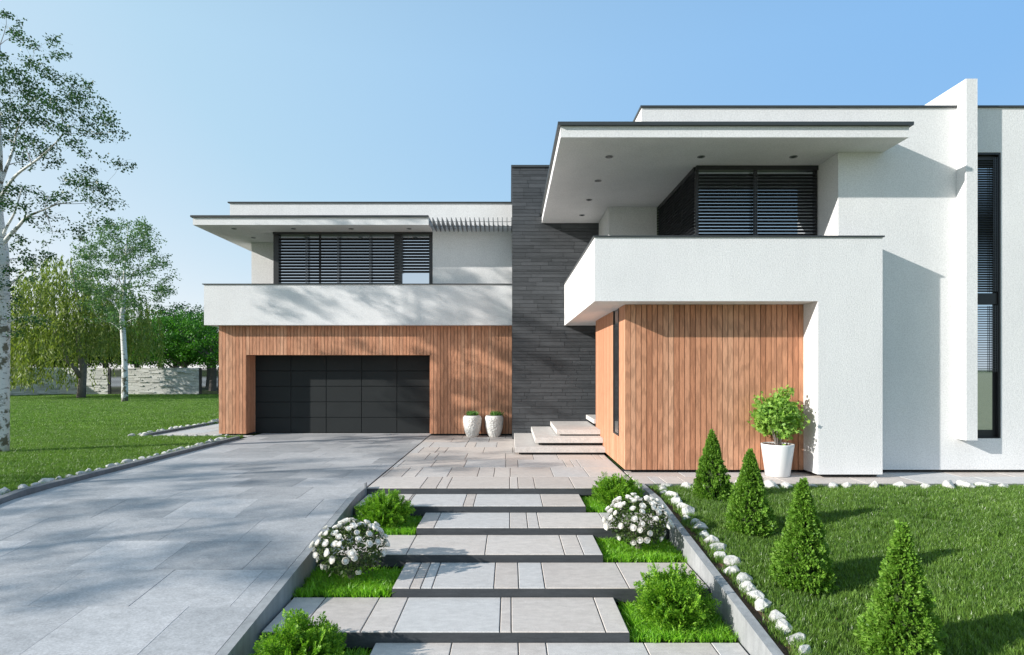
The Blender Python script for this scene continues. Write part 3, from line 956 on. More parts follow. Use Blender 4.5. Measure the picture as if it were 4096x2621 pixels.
# ------------------------------------------------------------------ leaves, trees
def leaf_quads(centers, dirs, normals, length, width, fold=0):
    """rhombic leaves: base, side, tip, side"""
    d = dirs / np.linalg.norm(dirs, axis=1, keepdims=True)
    s = np.cross(d, normals)
    s /= (np.linalg.norm(s, axis=1, keepdims=True) + 1e-9)
    L2 = length[:, None]; W = width[:, None]
    a = centers
    b = centers + d * L2 * .45 + s * W * .5
    c = centers + d * L2
    e = centers + d * L2 * .45 - s * W * .5
    return np.stack([a, b, c, e], axis=1).reshape(-1, 3)
def rand_dirs(rng, n, up=0.0):
    v = rng.normal(size=(n, 3)); v[:, 2] += up
    v /= np.linalg.norm(v, axis=1, keepdims=True)
    return v
def cluster_leaves(rng, clusters, per, size, flat=.55, droop=-.4):
    cs, rs = [], []
    for (c, r) in clusters:
        k = max(8, int(per * (r / .25) ** 2))
        r = r * 1.12
        # sub clumps for an uneven outline
        sub = rng.normal(size=(8, 3)) * np.array([.50, .50, .50 * flat]) * r + np.array(c)
        idx = rng.integers(0, 8, k)
        p = sub[idx] + rng.normal(size=(k, 3)) * r * np.array([.27, .27, .20])
        cs.append(p)
    p = np.concatenate(cs)
    n = len(p)
    d = rand_dirs(rng, n, droop)
    nm = rand_dirs(rng, n, .9)
    ln = size * rng.uniform(.7, 1.25, n)
    return leaf_quads(p, d, nm, ln, ln * rng.uniform(.5, .7, n))
def skeleton(trunk, tr_r, clusters, mb, seed, rmin=.004, rk_=.028, sag=.1):
    """attach each cluster to the nearest existing node of the growing tree"""
    r = random.Random(seed)
    nodes = [(Vector(p), q, 0) for p, q in zip(trunk, tr_r)]
    base = Vector(trunk[0]); 
    lst = sorted(clusters, key=lambda c: min((Vector(c[0]) - n_[0]).length for n_ in nodes[1:]))
    for (c, rad) in lst:
        c = Vector(c)
        best = min(nodes, key=lambda n_: (c - n_[0]).length * (1 + (.8 if n_[0].z > c.z - .1 else 0)) + n_[2] * .10 + (3 if n_[0].z < base.z + 1.0 else 0))
        p0 = best[0]; dv = c - p0
        ln = dv.length
        mid = p0 + dv * .5 + Vector((r.uniform(-1, 1), r.uniform(-1, 1), r.uniform(-.3, 1))) * ln * .10
        r0 = min(best[1] * .7, rk_ * (ln ** .5) + rmin)
        pts, rads = [], []
        K = max(3, int(ln / .25))
        for i in range(K + 1):
            t = i / K
            q = p0 * (1 - t) ** 2 + mid * 2 * t * (1 - t) + c * t * t
            if 0 < i < K: q += Vector((r.uniform(-1, 1), r.uniform(-1, 1), r.uniform(-1, 1))) * ln * .018
            rq = r0 * (1 - t) + rmin * t
            pts.append(q); rads.append(rq)
            if i: nodes.append((q, rq, best[2] + 1))
        mb.tube(pts, rads, 5, False)
        for _ in range(3):                                   # twigs
            e = c + Vector((r.gauss(0, 1), r.gauss(0, 1), r.gauss(0, .6))) * rad * .9
            mb.tube([c, (c + e) / 2 + Vector((0, 0, .03)), e], [rmin, rmin * .7, rmin * .4], 3, False)

def birch(name, label, trunk, rads, clusters, per, size, lmat, seed, group=None, rmin=.004, rkk=.028, limbs=()):
    rng = np.random.default_rng(seed)
    root = thing(name, label, 'tree', trunk[0], group)
    # densify trunk
    tp, tq = [], []
    for i in range(len(trunk) - 1):
        for k in range(5):
            t = k / 5
            tp.append(Vector(trunk[i]).lerp(Vector(trunk[i + 1]), t)); tq.append(rads[i] * (1 - t) + rads[i + 1] * t)
    tp.append(Vector(trunk[-1])); tq.append(rads[-1])
    # smooth
    sp = [tp[0]] + [(tp[i - 1] + tp[i] * 2 + tp[i + 1]) / 4 for i in range(1, len(tp) - 1)] + [tp[-1]]
    MB().tube(sp, tq, 14).build('trunk', BIRCH, root, smooth=True)
    br = MB()
    sp, tq = list(sp), list(tq)
    for (pts_, r0_, r1_) in limbs:
        dense = []
        for i in range(len(pts_) - 1):
            for k in range(4): dense.append(pts_[i].lerp(pts_[i + 1], k / 4))
        dense.append(pts_[-1])
        for _ in range(2):
            dense = [dense[0]] + [(dense[i - 1] + dense[i] * 2 + dense[i + 1]) / 4 for i in range(1, len(dense) - 1)] + [dense[-1]]
        rr_ = [r0_ + (r1_ - r0_) * i / (len(dense) - 1) for i in range(len(dense))]
        MB().tube(dense, rr_, 8).build('limb', BIRCH, root, smooth=True)
        sp += dense; tq += rr_
    skeleton(sp, tq, clusters, br, seed, rmin, rkk)
    br.build('branches', BRANCH, root)
    V = cluster_leaves(rng, clusters, per, size)
    link('crown', npmesh('crown', V, 0, lmat), root)
    return root

# the tall birch at the left edge
bc = [(25,55,25),(70,80,20),(60,130,35),(95,165,35),(140,180,25),(205,160,32),(230,215,35),(10,215,25),(15,265,40),(60,300,40),(130,260,45),(165,255,35),(100,340,60),(40,370,60),(200,300,40),(150,380,60),(275,330,45),(290,390,50),(355,350,30),(370,400,45),(60,430,60),(220,400,60),(250,440,50),(330,460,50),(410,460,35),(430,490,42),(470,530,30),(20,480,50),(120,470,50),(180,480,55),(260,510,45),(350,530,50),(90,560,50),(30,560,50),(150,580,40),(200,600,45),(130,640,50),(220,650,30),(300,570,35),(480,655,38),(350,620,28),(360,680,35),(330,740,60),(290,720,40),(400,760,40),(450,810,35),(360,800,40),(260,790,35),(190,800,45),(130,760,25),(60,770,45),(20,800,50),(100,830,40),(208,866,35),(390,879,38),(312,925,38),(318,955,20),(211,928,30),(123,882,25),(78,957,30),(52,990,30),(185,973,18),(195,1032,35),(130,1032,40),(84,1045,40),(52,1084,35),(130,1116,25),(52,1188,30),(65,1223,25),(97,1272,40),(156,1279,30),(60,1330,25)]
rb = random.Random(17)
cl = []
for (px, py, r_) in bc:
    Yd = 13.4 + rb.uniform(-.9, .7)
    cl.append((at(px, py, Yd), r_ * 13.5 / F * 1.0))
for k in range(62):                                          # the half of the crown left of the frame
    py = rb.uniform(120, 1250)
    halfw = 620 * math.sin(math.pi * min(1, max(.12, (py + 150) / 1500))) 
    px = -rb.uniform(20, halfw)
    cl.append((at(px, py, 13.3 + rb.uniform(-1.2, .7)), rb.uniform(.2, .33)))
tk = [at(4, 1812, 13.6), at(8, 1500, 13.6), at(12, 1200, 13.6), at(8, 1000, 13.6), at(-6, 860, 13.6), at(0, 740, 13.6), at(2, 600, 13.6), at(-8, 400, 13.6), at(0, 180, 13.6)]
tk[0].z = -.03
birch('birch_tree', 'tall white-barked birch with small leaves at the left edge of the lawn', tk, [.155, .14, .135, .125, .085, .055, .04, .03, .012], cl, 215, .060, LF_BIRCH, 1, None, .0025, .016, [
    ([at(6, 985, 13.6), at(35, 945, 13.55), at(75, 905, 13.5), at(105, 868, 13.4), at(160, 845, 13.3), at(235, 815, 13.2)], .055, .012),
    ([at(4, 960, 13.6), at(28, 905, 13.5), at(55, 862, 13.4), at(72, 810, 13.3), at(90, 745, 13.2)], .035, .010),
    ([at(30, 1145, 13.6), at(62, 1120, 13.6), at(95, 1090, 13.6), at(140, 1072, 13.5)], .035, .009),
    ([at(2, 740, 13.6), at(30, 660, 13.7), at(58, 590, 13.8), at(66, 520, 13.8), at(95, 440, 13.9)], .038, .009),
    ([at(2, 790, 13.6), at(60, 700, 13.3), at(150, 640, 13.1), at(215, 580, 13.0), at(270, 520, 13.0)], .035, .008),
    ([at(-4, 850, 13.6), at(-60, 760, 13.3), at(-160, 640, 13.2), at(-230, 520, 13.1)], .05, .010),
    ([at(36, 1290, 13.6), at(80, 1268, 13.6), at(130, 1270, 13.6)], .018, .006)])
# the slim birch on the far lawn
cl = []
rb = random.Random(5)
Y2 = 34.9
while len(cl) < 135:
    px = rb.uniform(310, 680); py = rb.uniform(890, 1330)
    a = (px - 490) / 185; b_ = (py - 1090) / 215
    if py > 1230 and px > 545: continue
    if a * a + b_ * b_ > 1: continue
    if a * a + b_ * b_ < .05 and rb.random() < .5: continue
    cl.append((at(px, py, Y2 + rb.uniform(-2, 2)), rb.uniform(.28, .5)))
l2 = [([at(487, 1270, Y2), at(470, 1225, Y2), at(440, 1200, Y2), at(400, 1180, Y2)], .06, .015), ([at(490, 1330, Y2), at(460, 1300, Y2), at(440, 1290, Y2)], .04, .012), ([at(497, 1190, Y2), at(480, 1120, Y2), at(440, 1070, Y2)], .05, .012), ([at(499, 1170, Y2), at(530, 1100, Y2), at(570, 1050, Y2)], .05, .012), ([at(489, 1300, Y2), at(520, 1280, Y2), at(555, 1270, Y2)], .03, .01)]
tk = [at(499, 1609, Y2), at(499, 1450, Y2), at(492, 1330, Y2), at(487, 1270, Y2), at(497, 1190, Y2), at(498, 1080, Y2), at(508, 980, Y2), at(512, 905, Y2)]
tk[0].z = -.03
birch('birch_tree', 'slim white-barked birch standing on the far lawn before the stone wall', tk, [.18, .15, .14, .12, .09, .065, .04, .015], cl, 40, .125, LF_BIRCH2, 2, None, .006, .03, l2)

# off-frame birches whose shade dapples the driveway
for (bx_, by_, zt, rr0, sd, n_, zlow) in ((-17.6, 2.6, 6.6, 2.6, 31, 60, 3.2), (-16.4, 6.6, 7.4, 2.4, 33, 60, 3.4)):
    rb = random.Random(sd)
    cl = []
    while len(cl) < n_:
        v = Vector((rb.uniform(-1, 1), rb.uniform(-1, 1), rb.uniform(-1, 1)))
        if v.length > 1: continue
        cl.append((Vector((bx_ + v.x * rr0, by_ + v.y * rr0 * .95, (zt + zlow) / 2 + v.z * (zt - zlow) / 2)), rb.uniform(.22, .36)))
    tk = [Vector((bx_, by_, -.6)), Vector((bx_ + .1, by_, 1.5)), Vector((bx_, by_ + .1, 3.5)), Vector((bx_ - .1, by_, 5)), Vector((bx_, by_, zt))]
    birch('birch_tree', 'birch standing left of the driveway ' + ('close to the viewer' if sd == 31 else 'level with the stairs'), tk, [.13, .12, .10, .06, .02], cl, 150, .06, LF_BIRCH, sd)

# willow
def willow():
    rng = np.random.default_rng(9)
    rw = random.Random(9)
    Yw = 39.4
    base = at(324, 1594, Yw); base.z = -.03
    root = thing('willow_tree', 'weeping willow with hanging yellow-green leaves on the far lawn', 'tree', base)
    t = MB()
    pth = [base, at(330, 1520, Yw), at(334, 1470, Yw), at(318, 1400, Yw), at(312, 1330, Yw), at(318, 1250, Yw), at(300, 1130, Yw), at(280, 1050, Yw)]
    t.tube(pth, [.27, .22, .20, .18, .15, .11, .07, .03], 12)
    t.tube([at(325, 1510, Yw - .1), at(300, 1475, Yw - .3), at(268, 1440, Yw - .4), at(240, 1340, Yw - .4), at(200, 1240, Yw), at(150, 1180, Yw)], [.15, .13, .11, .08, .05, .02], 10)
    t.tube([at(330, 1480, Yw), at(350, 1350, Yw + .5), at(420, 1220, Yw + .5), at(470, 1120, Yw)], [.13, .10, .06, .02], 10)
    t.tube([at(268, 1440, Yw - .4), at(238, 1442, Yw - .5)], [.07, .03], 8)
    t.build('trunk', DARKBARK, root, smooth=True)
    P, D = [], []
    st_ = MB()
    # branch tips arranged as a broad dome; strands hang from them
    tips = []
    while len(tips) < 820:
        u = rw.uniform(-1, 1); v = rw.uniform(-1, 1)
        if u * u + v * v > 1: continue
        rr_ = math.sqrt(u * u + v * v)
        px = 322 + u * 285
        ytop = np.interp(px, [35, 90, 120, 170, 250, 300, 340, 400, 450, 520, 570, 604], [1330, 1235, 1135, 1060, 1015, 1030, 1090, 1120, 1160, 1150, 1200, 1265])
        top = (1.9 + (HY - ytop) * Yw / F - 1.9) * (1 - .30 * v * v) + 1.9 - rw.random() ** 1.3 * 4.0
        X = xa(px, Yw)
        Yv = Yw + v * 4.2
        low = rw.uniform(.6, 1.3) if px < 225 else (rw.uniform(.7, 1.5) if 268 < px < 318 else rw.uniform(2.1, 3.3))
        tips.append((X, Yv, top, rr_, u, low, px))
    for (X, Yv, top, rr_, u, low, px) in tips:
        ln = rw.uniform(1.0, 2.6) + 2.0 * rr_ * rw.random()
        if rr_ > .45 and rw.random() < .35: ln += 1.4
        top = max(top, low + 1.2)
        if u > .5 and rw.random() < .45: continue
        if px < 232 and rw.random() < .28: ln = top - low
        ln = min(ln, max(.8, top - low))
        ang = math.atan2(Yv - Yw, X - base.x)
        out = Vector((math.cos(ang), math.sin(ang), 0)) * rw.uniform(.05, .35)
        k = int(ln / .085)
        tt = np.linspace(0, 1, k)
        x = X + out.x * (1 - (1 - tt) ** 2) + rng.normal(0, .03, k)
        yv = Yv + out.y * (1 - (1 - tt) ** 2) + rng.normal(0, .03, k)
        z = top + .35 * np.sin(tt * 3.14) * (1 - tt) - ln * tt ** 1.25
        P.append(np.stack([x, yv, z], 1))
        dd = rng.normal(0, .38, (k, 3)); dd[:, 2] -= 1.0
        D.append(dd)
    P = np.concatenate(P); D = np.concatenate(D)
    n = len(P)
    lnn = rng.uniform(.22, .36, n)
    V = leaf_quads(P, D, rand_dirs(rng, n), lnn, lnn * .27)
    link('crown', npmesh('crown', V, 0, LF_WILLOW), root)
willow()

# broadleaf trees beyond the wall
def broadleaf(px, Y, top, rad, label, mat, seed, dens=1.0):
    rng = np.random.default_rng(seed); rw = random.Random(seed)
    X = xa(px, Y)
    root = thing('broadleaf_tree', label, 'tree', (X, Y, 0), 'trees beyond the garden wall')
    t = MB()
    t.tube([(X, Y, -.1), (X + .1, Y, 1.5), (X, Y, 3.5), (X + .1, Y, top * .75)], [.32, .27, .22, .06], 10)
    for k in range(7):
        a = rw.uniform(0, 6.28); z0 = rw.uniform(1.6, 4)
        t.tube([(X, Y, z0), (X + math.cos(a) * rad * .4, Y + math.sin(a) * rad * .4, z0 + 1.2), (X + math.cos(a) * rad * .8, Y + math.sin(a) * rad * .8, z0 + 2.4)], [.12, .08, .03], 6)
    t.build('trunk', DARKBARK, root)
    cs = []
    zc = (top + 2.0) / 2; hz = (top - 2.0) / 2
    K = int(150 * dens)
    for k in range(K):
        v = rng.normal(size=3); v /= np.linalg.norm(v); q = rng.uniform(.35, 1) ** .45
        cs.append((np.array([X, Y, zc]) + v * q * np.array([rad, rad, hz]) * rng.uniform(.85, 1.06), rng.uniform(.42, .75)))
    out = []
    for (c, r_) in cs:
        k = int(62 * (r_ / .6) ** 2)
        p = c + rng.normal(size=(k, 3)) * r_ * np.array([.6, .6, .28])
        out.append(p)
    p = np.concatenate(out); n = len(p)
    d = rand_dirs(rng, n, -.2); nm = rand_dirs(rng, n, 1.0)
    ln = rng.uniform(.13, .24, n)
    V = leaf_quads(p, d, nm, ln, ln * .62)
    link('crown', npmesh('crown', V, 0, mat), root)
for i, (px, Y, top, rad, mat, lab) in enumerate([
    (640, 54, 6.6, 3.7, LF_TREE, 'bright green bushy tree behind the wall, just right of the slim birch'),
    (735, 53, 7.3, 3.4, LF_TREE, 'bright green tree behind the wall with the tallest crown of its row'),
    (850, 53, 6.4, 3.4, LF_TREE, 'bright green tree behind the wall, beside the cedar corner of the house'),
    (700, 62, 8.9, 3.6, LF_TREE2, 'dark blue-green tree rising behind the bright ones, farther back'),
    (835, 61, 8.6, 3.8, LF_TREE2, 'dark open-crowned tree behind the white balcony corner'),
    (545, 60, 6.2, 3.8, LF_TREE2, 'dark tree behind the slim birch trunk and the wall'),
    (420, 56, 5.6, 3.6, LF_TREE2, 'dark tree behind the left gate'),
    (300, 57, 5.4, 3.8, LF_TREE, 'green tree behind the willow trunk'),
    (180, 54, 5.4, 3.8, LF_TREE2, 'dark tree behind the left part of the willow'),
    (70, 52, 5.2, 3.6, LF_TREE, 'green tree behind the wall next to the tall birch trunk'),
    (-60, 50, 5.0, 3.6, LF_TREE2, 'dark tree behind the wall at the left picture edge')]):
    broadleaf(px, Y, top, rad, lab, mat, 100 + i)

# ------------------------------------------------------------------ small plants
def fan(rng, P, D, Nn, length, width, k, leaf, spread):
    """flat sprays: k leaflets along each axis, alternating; P,D,Nn arrays (m,3)"""
    m = len(P)
    D = D / np.linalg.norm(D, axis=1, keepdims=True)
    S = np.cross(D, Nn); S /= (np.linalg.norm(S, axis=1, keepdims=True) + 1e-9)
    out = []
    for j in range(k):
        t = j / (k - 1)
        side = (1 if j % 2 else -1)
        wv = math.sin(math.pi * min(1, .18 + t * .82)) if j < k - 1 else 0
        base = P + D * (length * t)[:, None]
        dr = D * 1.0 + S * side * spread * (0 if j == k - 1 else 1) + rng.normal(0, .10, (m, 3))
        ln = leaf * (.55 + .75 * wv) * rng.uniform(.8, 1.2, m)
        nn = np.cross(dr, S) + rng.normal(0, .25, (m, 3))
        out.append(leaf_quads(base, dr, nn + Nn * .6, ln, ln * width))
    return np.concatenate(out)

def cone_mesh(seed):
    rng = np.random.default_rng(seed)
    H_ = 1.10; Rm = .30
    K = 330; per = 9
    t0 = rng.uniform(0, 1, K) ** 1.3
    a0 = rng.uniform(0, 2 * np.pi, K)
    t = np.repeat(t0, per); a = np.repeat(a0, per)
    m = K * per
    prof = Rm * (1 - t) ** (.74 + .05 * seed) * (1 - .22 * np.exp(-t * 14)) * (1 + .09 * np.sin(a * 3 + t * 9 + seed) + .05 * np.sin(a * 5 - t * 15 + 2 * seed))
    q = np.repeat(rng.uniform(.90, 1.06, K), per)
    r = prof * q
    C0 = np.stack([r * np.cos(a), r * np.sin(a), .03 + t * (H_ - .1)], 1)
    C0 += rng.normal(0, .015, (m, 3)) * (.4 + (1 - t))[:, None]
    out_ = np.stack([np.cos(a), np.sin(a), np.zeros(m)], 1)
    P = C0 - out_ * .035
    D = np.repeat(np.stack([np.cos(a0) * .75, np.sin(a0) * .75, .65 + t0 * .9], 1) + rng.normal(0, .25, (K, 3)), per, axis=0) + rng.normal(0, .30, (m, 3))
    Nn = np.stack([-np.sin(a), np.cos(a), np.zeros(m)], 1) * .9 + rng.normal(0, .5, (m, 3))
    # dark inner filling
    m2 = 1300
    t2 = rng.uniform(0, 1, m2) ** 1.25; a2 = rng.uniform(0, 2 * np.pi, m2)
    r2 = Rm * (1 - t2) ** .82 * rng.uniform(.55, .85, m2)
    P = np.concatenate([P, np.stack([r2 * np.cos(a2), r2 * np.sin(a2), .02 + t2 * (H_ - .12)], 1)])
    D = np.concatenate([D, np.stack([np.cos(a2), np.sin(a2), np.full(m2, .5)], 1) + rng.normal(0, .3, (m2, 3))])
    Nn = np.concatenate([Nn, rng.normal(0, 1, (m2, 3))])
    m = m + m2
    ln = rng.uniform(.035, .06, m)
    return fan(rng, P, D, Nn, ln, .60, 7, .026, .85)
cm = [npmesh('foliage', cone_mesh(s), 0, LF_CONE) for s in (1, 2, 3, 4)]
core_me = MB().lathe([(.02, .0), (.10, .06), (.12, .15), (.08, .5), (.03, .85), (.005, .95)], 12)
core_me = mesh('trunk', core_me.v + [], core_me.f, m_flat('dark_inner_core', (.03, .055, .012), .9))  # solid dark core, not a real trunk; inner shade put into its colour
for i, (x, y, s, lab) in enumerate([
    (3.03, 9.0, .97, 'small cone-shaped conifer nearest the cedar wall, farthest of the four on the right lawn'),
    (3.04, 7.6, 1.0, 'small cone-shaped conifer before the white pot, second farthest on the right lawn'),
    (3.00, 6.15, 1.03, 'cone-shaped conifer, second nearest of the four on the right lawn'),
    (3.17, 4.85, 1.04, 'largest-looking cone-shaped conifer at the lower right, nearest the viewer'),
]):
    root = thing('cone_conifer', lab, 'shrub', (x, y, zlawn(y)), 'row of cone conifers on the right lawn')
    root.rotation_euler.z = i * 1.9
    root.scale = (s, s, s)
    f = link('foliage', cm[i], root, loc=(0, 0, 0)); link('trunk', core_me, root, loc=(0, 0, 0))

def thuja_mesh(seed):
    rng = np.random.default_rng(seed)
    m = 190
    a = rng.uniform(0, 2 * np.pi, m)
    e = np.arcsin(rng.uniform(-.05, 1, m))
    q = rng.uniform(.25, .72, m) ** .7
    P = np.stack([np.cos(a) * np.cos(e) * .25 * q, np.sin(a) * np.cos(e) * .25 * q, .05 + np.sin(e) * .24 * q + .05 * q], 1)
    D = np.stack([np.cos(a) * np.cos(e), np.sin(a) * np.cos(e), np.sin(e) + .75], 1) + rng.normal(0, .16, (m, 3))
    D /= np.linalg.norm(D, axis=1, keepdims=True)
    Nn = np.stack([-np.sin(a), np.cos(a), np.zeros(m)], 1) + rng.normal(0, .9, (m, 3))
    ln = rng.uniform(.13, .25, m)
    S = np.cross(D, Nn); S /= np.linalg.norm(S, axis=1, keepdims=True)
    out = [fan(rng, P, D, Nn, ln, .45, 15, .030, .7)]
    # side sprays lie in the plane of each frond, long at its base and short at its tip
    for j in range(13):
        t = .12 + .85 * j / 12
        sd = 1 if j % 2 else -1
        P2 = P + D * (ln * t)[:, None]
        D2 = D * 1.0 + S * sd * .75 + rng.normal(0, .10, (m, 3))
        l2 = ln * (.52 * (1 - t) + .14) * rng.uniform(.8, 1.2, m)
        out.append(fan(rng, P2, D2, Nn + rng.normal(0, .15, (m, 3)), l2, .50, 7, .022, .8))
    m3 = 900
    a3 = rng.uniform(0, 2 * np.pi, m3); e3 = np.arcsin(rng.uniform(-.1, 1, m3)); q3 = rng.uniform(.2, .9, m3)
    P3 = np.stack([np.cos(a3) * np.cos(e3) * .29 * q3, np.sin(a3) * np.cos(e3) * .29 * q3, .06 + np.sin(e3) * .30 * q3], 1)
    D3 = np.stack([np.cos(a3), np.sin(a3), np.full(m3, 1.0)], 1) + rng.normal(0, .3, (m3, 3))
    out.append(fan(rng, P3, D3, rng.normal(0, 1, (m3, 3)), rng.uniform(.05, .09, m3), .5, 7, .024, .8))
    return np.concatenate(out)
tm = [npmesh('foliage', thuja_mesh(s), 0, LF_THUJA) for s in (11, 12)]
stem_me = MB()
for k in range(7):
    a = k * .9
    stem_me.tube([(0, 0, -.02), (math.cos(a) * .05, math.sin(a) * .05, .12), (math.cos(a) * .16, math.sin(a) * .16, .30)], [.012, .009, .004], 5)
stem_me = mesh('stem', stem_me.v, stem_me.f, DARKBARK)
for i, (x, y, z, s, lab) in enumerate([
    (-1.76, 8.40, -.31, 1.0, 'feathery green thuja in the left bed below the patio edge'),
    (-1.76, 5.08, -.71, .98, 'feathery green thuja at the bottom left of the stairs, partly cut by the frame'),
    (1.64, 9.22, -.21, .97, 'feathery green thuja in the top right bed by the patio corner'),
    (1.60, 5.90, -.61, 1.03, 'largest feathery green thuja in the lower right bed beside the concrete wall')]):
    root = thing('thuja_shrub', lab, 'shrub', (x, y, z), 'feathery thuja shrubs in the stair beds')
    root.rotation_euler.z = i * 2.3 + .4
    root.scale = (s * 1.13, s * 1.13, s * 1.10)
    link('foliage', tm[i % 2], root, loc=(0, 0, 0)); link('stem', stem_me, root, loc=(0, 0, 0))

# rose blossom mesh
def rose_mesh(seed, openness=1.0):
    r = random.Random(seed)
    m = MB()
    rings = [(5, .030, .6 * openness, .040), (5, .025, .35 * openness, .042), (4, .018, .2 * openness, .040), (4, .012, .1, .037), (3, .006, .0, .034)]
    for (k, rad, tilt, hgt) in rings:
        a0 = r.uniform(0, 6.28)
        for j in range(k):
            a = a0 + 2 * math.pi * j / k + r.uniform(-.1, .1)
            v = []
            for iy in range(4):
                t = iy / 3
                for ix in range(4):
                    s = (ix / 3 - .5) * 2
                    wv = (.55 + .75 * math.sin(t * 2.4)) * rad * 1.15
                    aa = a + s * wv / max(rad, .012) * .62
                    rr_ = rad * (.25 + .75 * math.sin(t * 1.7)) + tilt * .012 * t * t * (1 - .25 * s * s)
                    zz = hgt * (t * (1 - .22 * tilt * t)) * (1 - .18 * s * s * t) - tilt * .006 * t * t
                    v.append((rr_ * math.cos(aa), rr_ * math.sin(aa), zz))
            f = [(iy * 4 + ix, iy * 4 + ix + 1, iy * 4 + ix + 5, iy * 4 + ix + 4) for iy in range(3) for ix in range(3)]
            m.add(v, f)
    m.lathe([(.001, .004), (.017, .008), (.022, .020), (.017, .034), (.008, .038), (.001, .036)], 9)
    return mesh('rose_flower', m.v, m.f, PETAL, True)
roses = [rose_mesh(1), rose_mesh(2, .75), rose_mesh(3, 1.15), rose_mesh(4, .3)]
def rose_bush(x, y, z, seed, label):
    rng = np.random.default_rng(seed); r = random.Random(seed)
    root = thing('rose_bush', label, 'rose bush', (x, y, z), 'white rose bushes in the stair beds')
    st_ = MB()
    for k in range(9):
        a = k * .7 + r.random() * .4; q = r.uniform(.5, 1)
        st_.tube([(0, 0, -.02), (math.cos(a) * .04, math.sin(a) * .04, .12), (math.cos(a) * .14 * q, math.sin(a) * .14 * q, .25), (math.cos(a) * .30 * q, math.sin(a) * .30 * q, .42)], [.010, .008, .006, .003], 5)
    st_.build('stem', DARKBARK, root, loc=(0, 0, 0))
    # leaves
    m_ = 2300
    d = rand_dirs(rng, m_); q = rng.uniform(.35, 1, m_) ** .5
    P = d * q[:, None] * np.array([.38, .38, .29]) + np.array([0, 0, .40])
    P = P[P[:, 2] > .13]
    m_ = len(P)
    dr = rand_dirs(rng, m_, -.1) + P * np.array([1.2, 1.2, 0])
    nm = rand_dirs(rng, m_, 1.3)
    ln = rng.uniform(.030, .055, m_)
    V = leaf_quads(P, dr, nm, ln, ln * .62)
    link('foliage', npmesh('foliage', V, 0, LF_ROSE), root, loc=(0, 0, 0))
    done = []
    tries = 0
    while len(done) < 78 and tries < 4000:
        tries += 1
        dd = Vector((r.gauss(0, 1), r.gauss(0, 1), r.gauss(.25, 1))).normalized()
        if dd.z < -.75: continue
        if dd.z < -.1 and r.random() < .6: continue
        p = Vector((dd.x * .39, dd.y * .39, dd.z * .27 + .42)) * r.uniform(.93, 1.03)
        if any((p - q_).length < (.062 if r.random() > .25 else .045) for q_ in done): continue
        done.append(p)
        o = link('rose_flower', r.choice(roses), root, loc=p)
        fd = (dd + Vector((r.gauss(0, .25), r.gauss(0, .25) - .1, .35))).normalized()
        o.rotation_euler = fd.to_track_quat('Z', 'Y').to_euler()
        s = r.uniform(.95, 1.3)
        o.scale = (s, s, s)
rose_bush(-1.79, 6.75, -.51, 41, 'round bush of white roses in the left bed beside the driveway wall')
rose_bush(1.61, 7.55, -.41, 42, 'round bush of white roses in the right bed beside the concrete wall')

# potted maple
px_, py_ = 4.78, 10.72
pot = thing('planter_pot', 'tall tapered smooth white planter holding a bright green bush against the cedar wall', 'pot', (px_, py_, .0))
pm = MB().lathe([(.0005, .002), (.19, .002), (.205, .012), (.277, .555), (.278, .572), (.262, .574), (.252, .56), (.245, .52), (.0005, .52)], 48)
pm.build('pot', POT, pot, loc=(0, 0, 0), smooth=False).data.polygons.foreach_set('use_smooth', [True] * len(pm.f))
rng = np.random.default_rng(3)
k = 900
a = rng.uniform(0, 6.28, k); q = .235 * rng.uniform(0, 1, k) ** .5
P = np.stack([q * np.cos(a), q * np.sin(a), .525 + rng.uniform(0, .035, k)], 1)
ln = rng.uniform(.015, .035, k)
o = link('mulch', npmesh('mulch', leaf_quads(P, rand_dirs(rng, k), rand_dirs(rng, k, 1.5), ln, ln * .6), 0, MULCH), pot, loc=(0, 0, 0))
bush = thing('maple_bush', 'bright green lobed-leaf bush growing in the tall smooth white planter', 'shrub', (px_, py_, .53))
t = MB()
rw = random.Random(8)
for j in range(9):
    a = j * .7 + rw.random() * .3; q = rw.uniform(.5, 1)
    t.tube([(math.cos(a) * .03, math.sin(a) * .03, -.01), (math.cos(a) * .08 * q, math.sin(a) * .08 * q, .15), (math.cos(a) * .2 * q, math.sin(a) * .2 * q, .4), (math.cos(a) * .3 * q, math.sin(a) * .25 * q, .6)], [.011, .009, .007, .003], 6)
t.build('stem', DARKBARK, bush, loc=(0, 0, 0))
def star_leaves(rng, P, D, Nn, size):
    m = len(P)
    D = D / np.linalg.norm(D, axis=1, keepdims=True)
    S = np.cross(D, Nn); S /= (np.linalg.norm(S, axis=1, keepdims=True) + 1e-9)
    out = []
    for ang, l_ in ((0, 1.0), (.75, .8), (-.75, .8), (1.5, .5), (-1.5, .5)):
        dd = D * math.cos(ang) + S * math.sin(ang)
        out.append(leaf_quads(P, dd, np.cross(D, S), size * l_, size * l_ * .42).reshape(m, 4, 3))
    return np.concatenate(out).reshape(-1, 3)
k = 2700
cc = rand_dirs(rng, 46, .1) * np.array([.36, .30, .30]) * rng.uniform(.55, 1.05, (46, 1)) + np.array([-.0, 0, .53])
cc = np.concatenate([cc, [[.10, 0, .87], [.12, 0, .93], [-.30, .0, .80], [.02, -.1, .8]]])
P = cc[rng.integers(0, len(cc), k)] + rng.normal(0, .065, (k, 3))
V = star_leaves(rng, P, rand_dirs(rng, k, -.5), rand_dirs(rng, k, 1.0) + np.array([0, -.5, 0]), rng.uniform(.045, .085, k))
link('foliage', npmesh('foliage', V, 0, LF_MAPLE), bush, loc=(0, 0, 0))

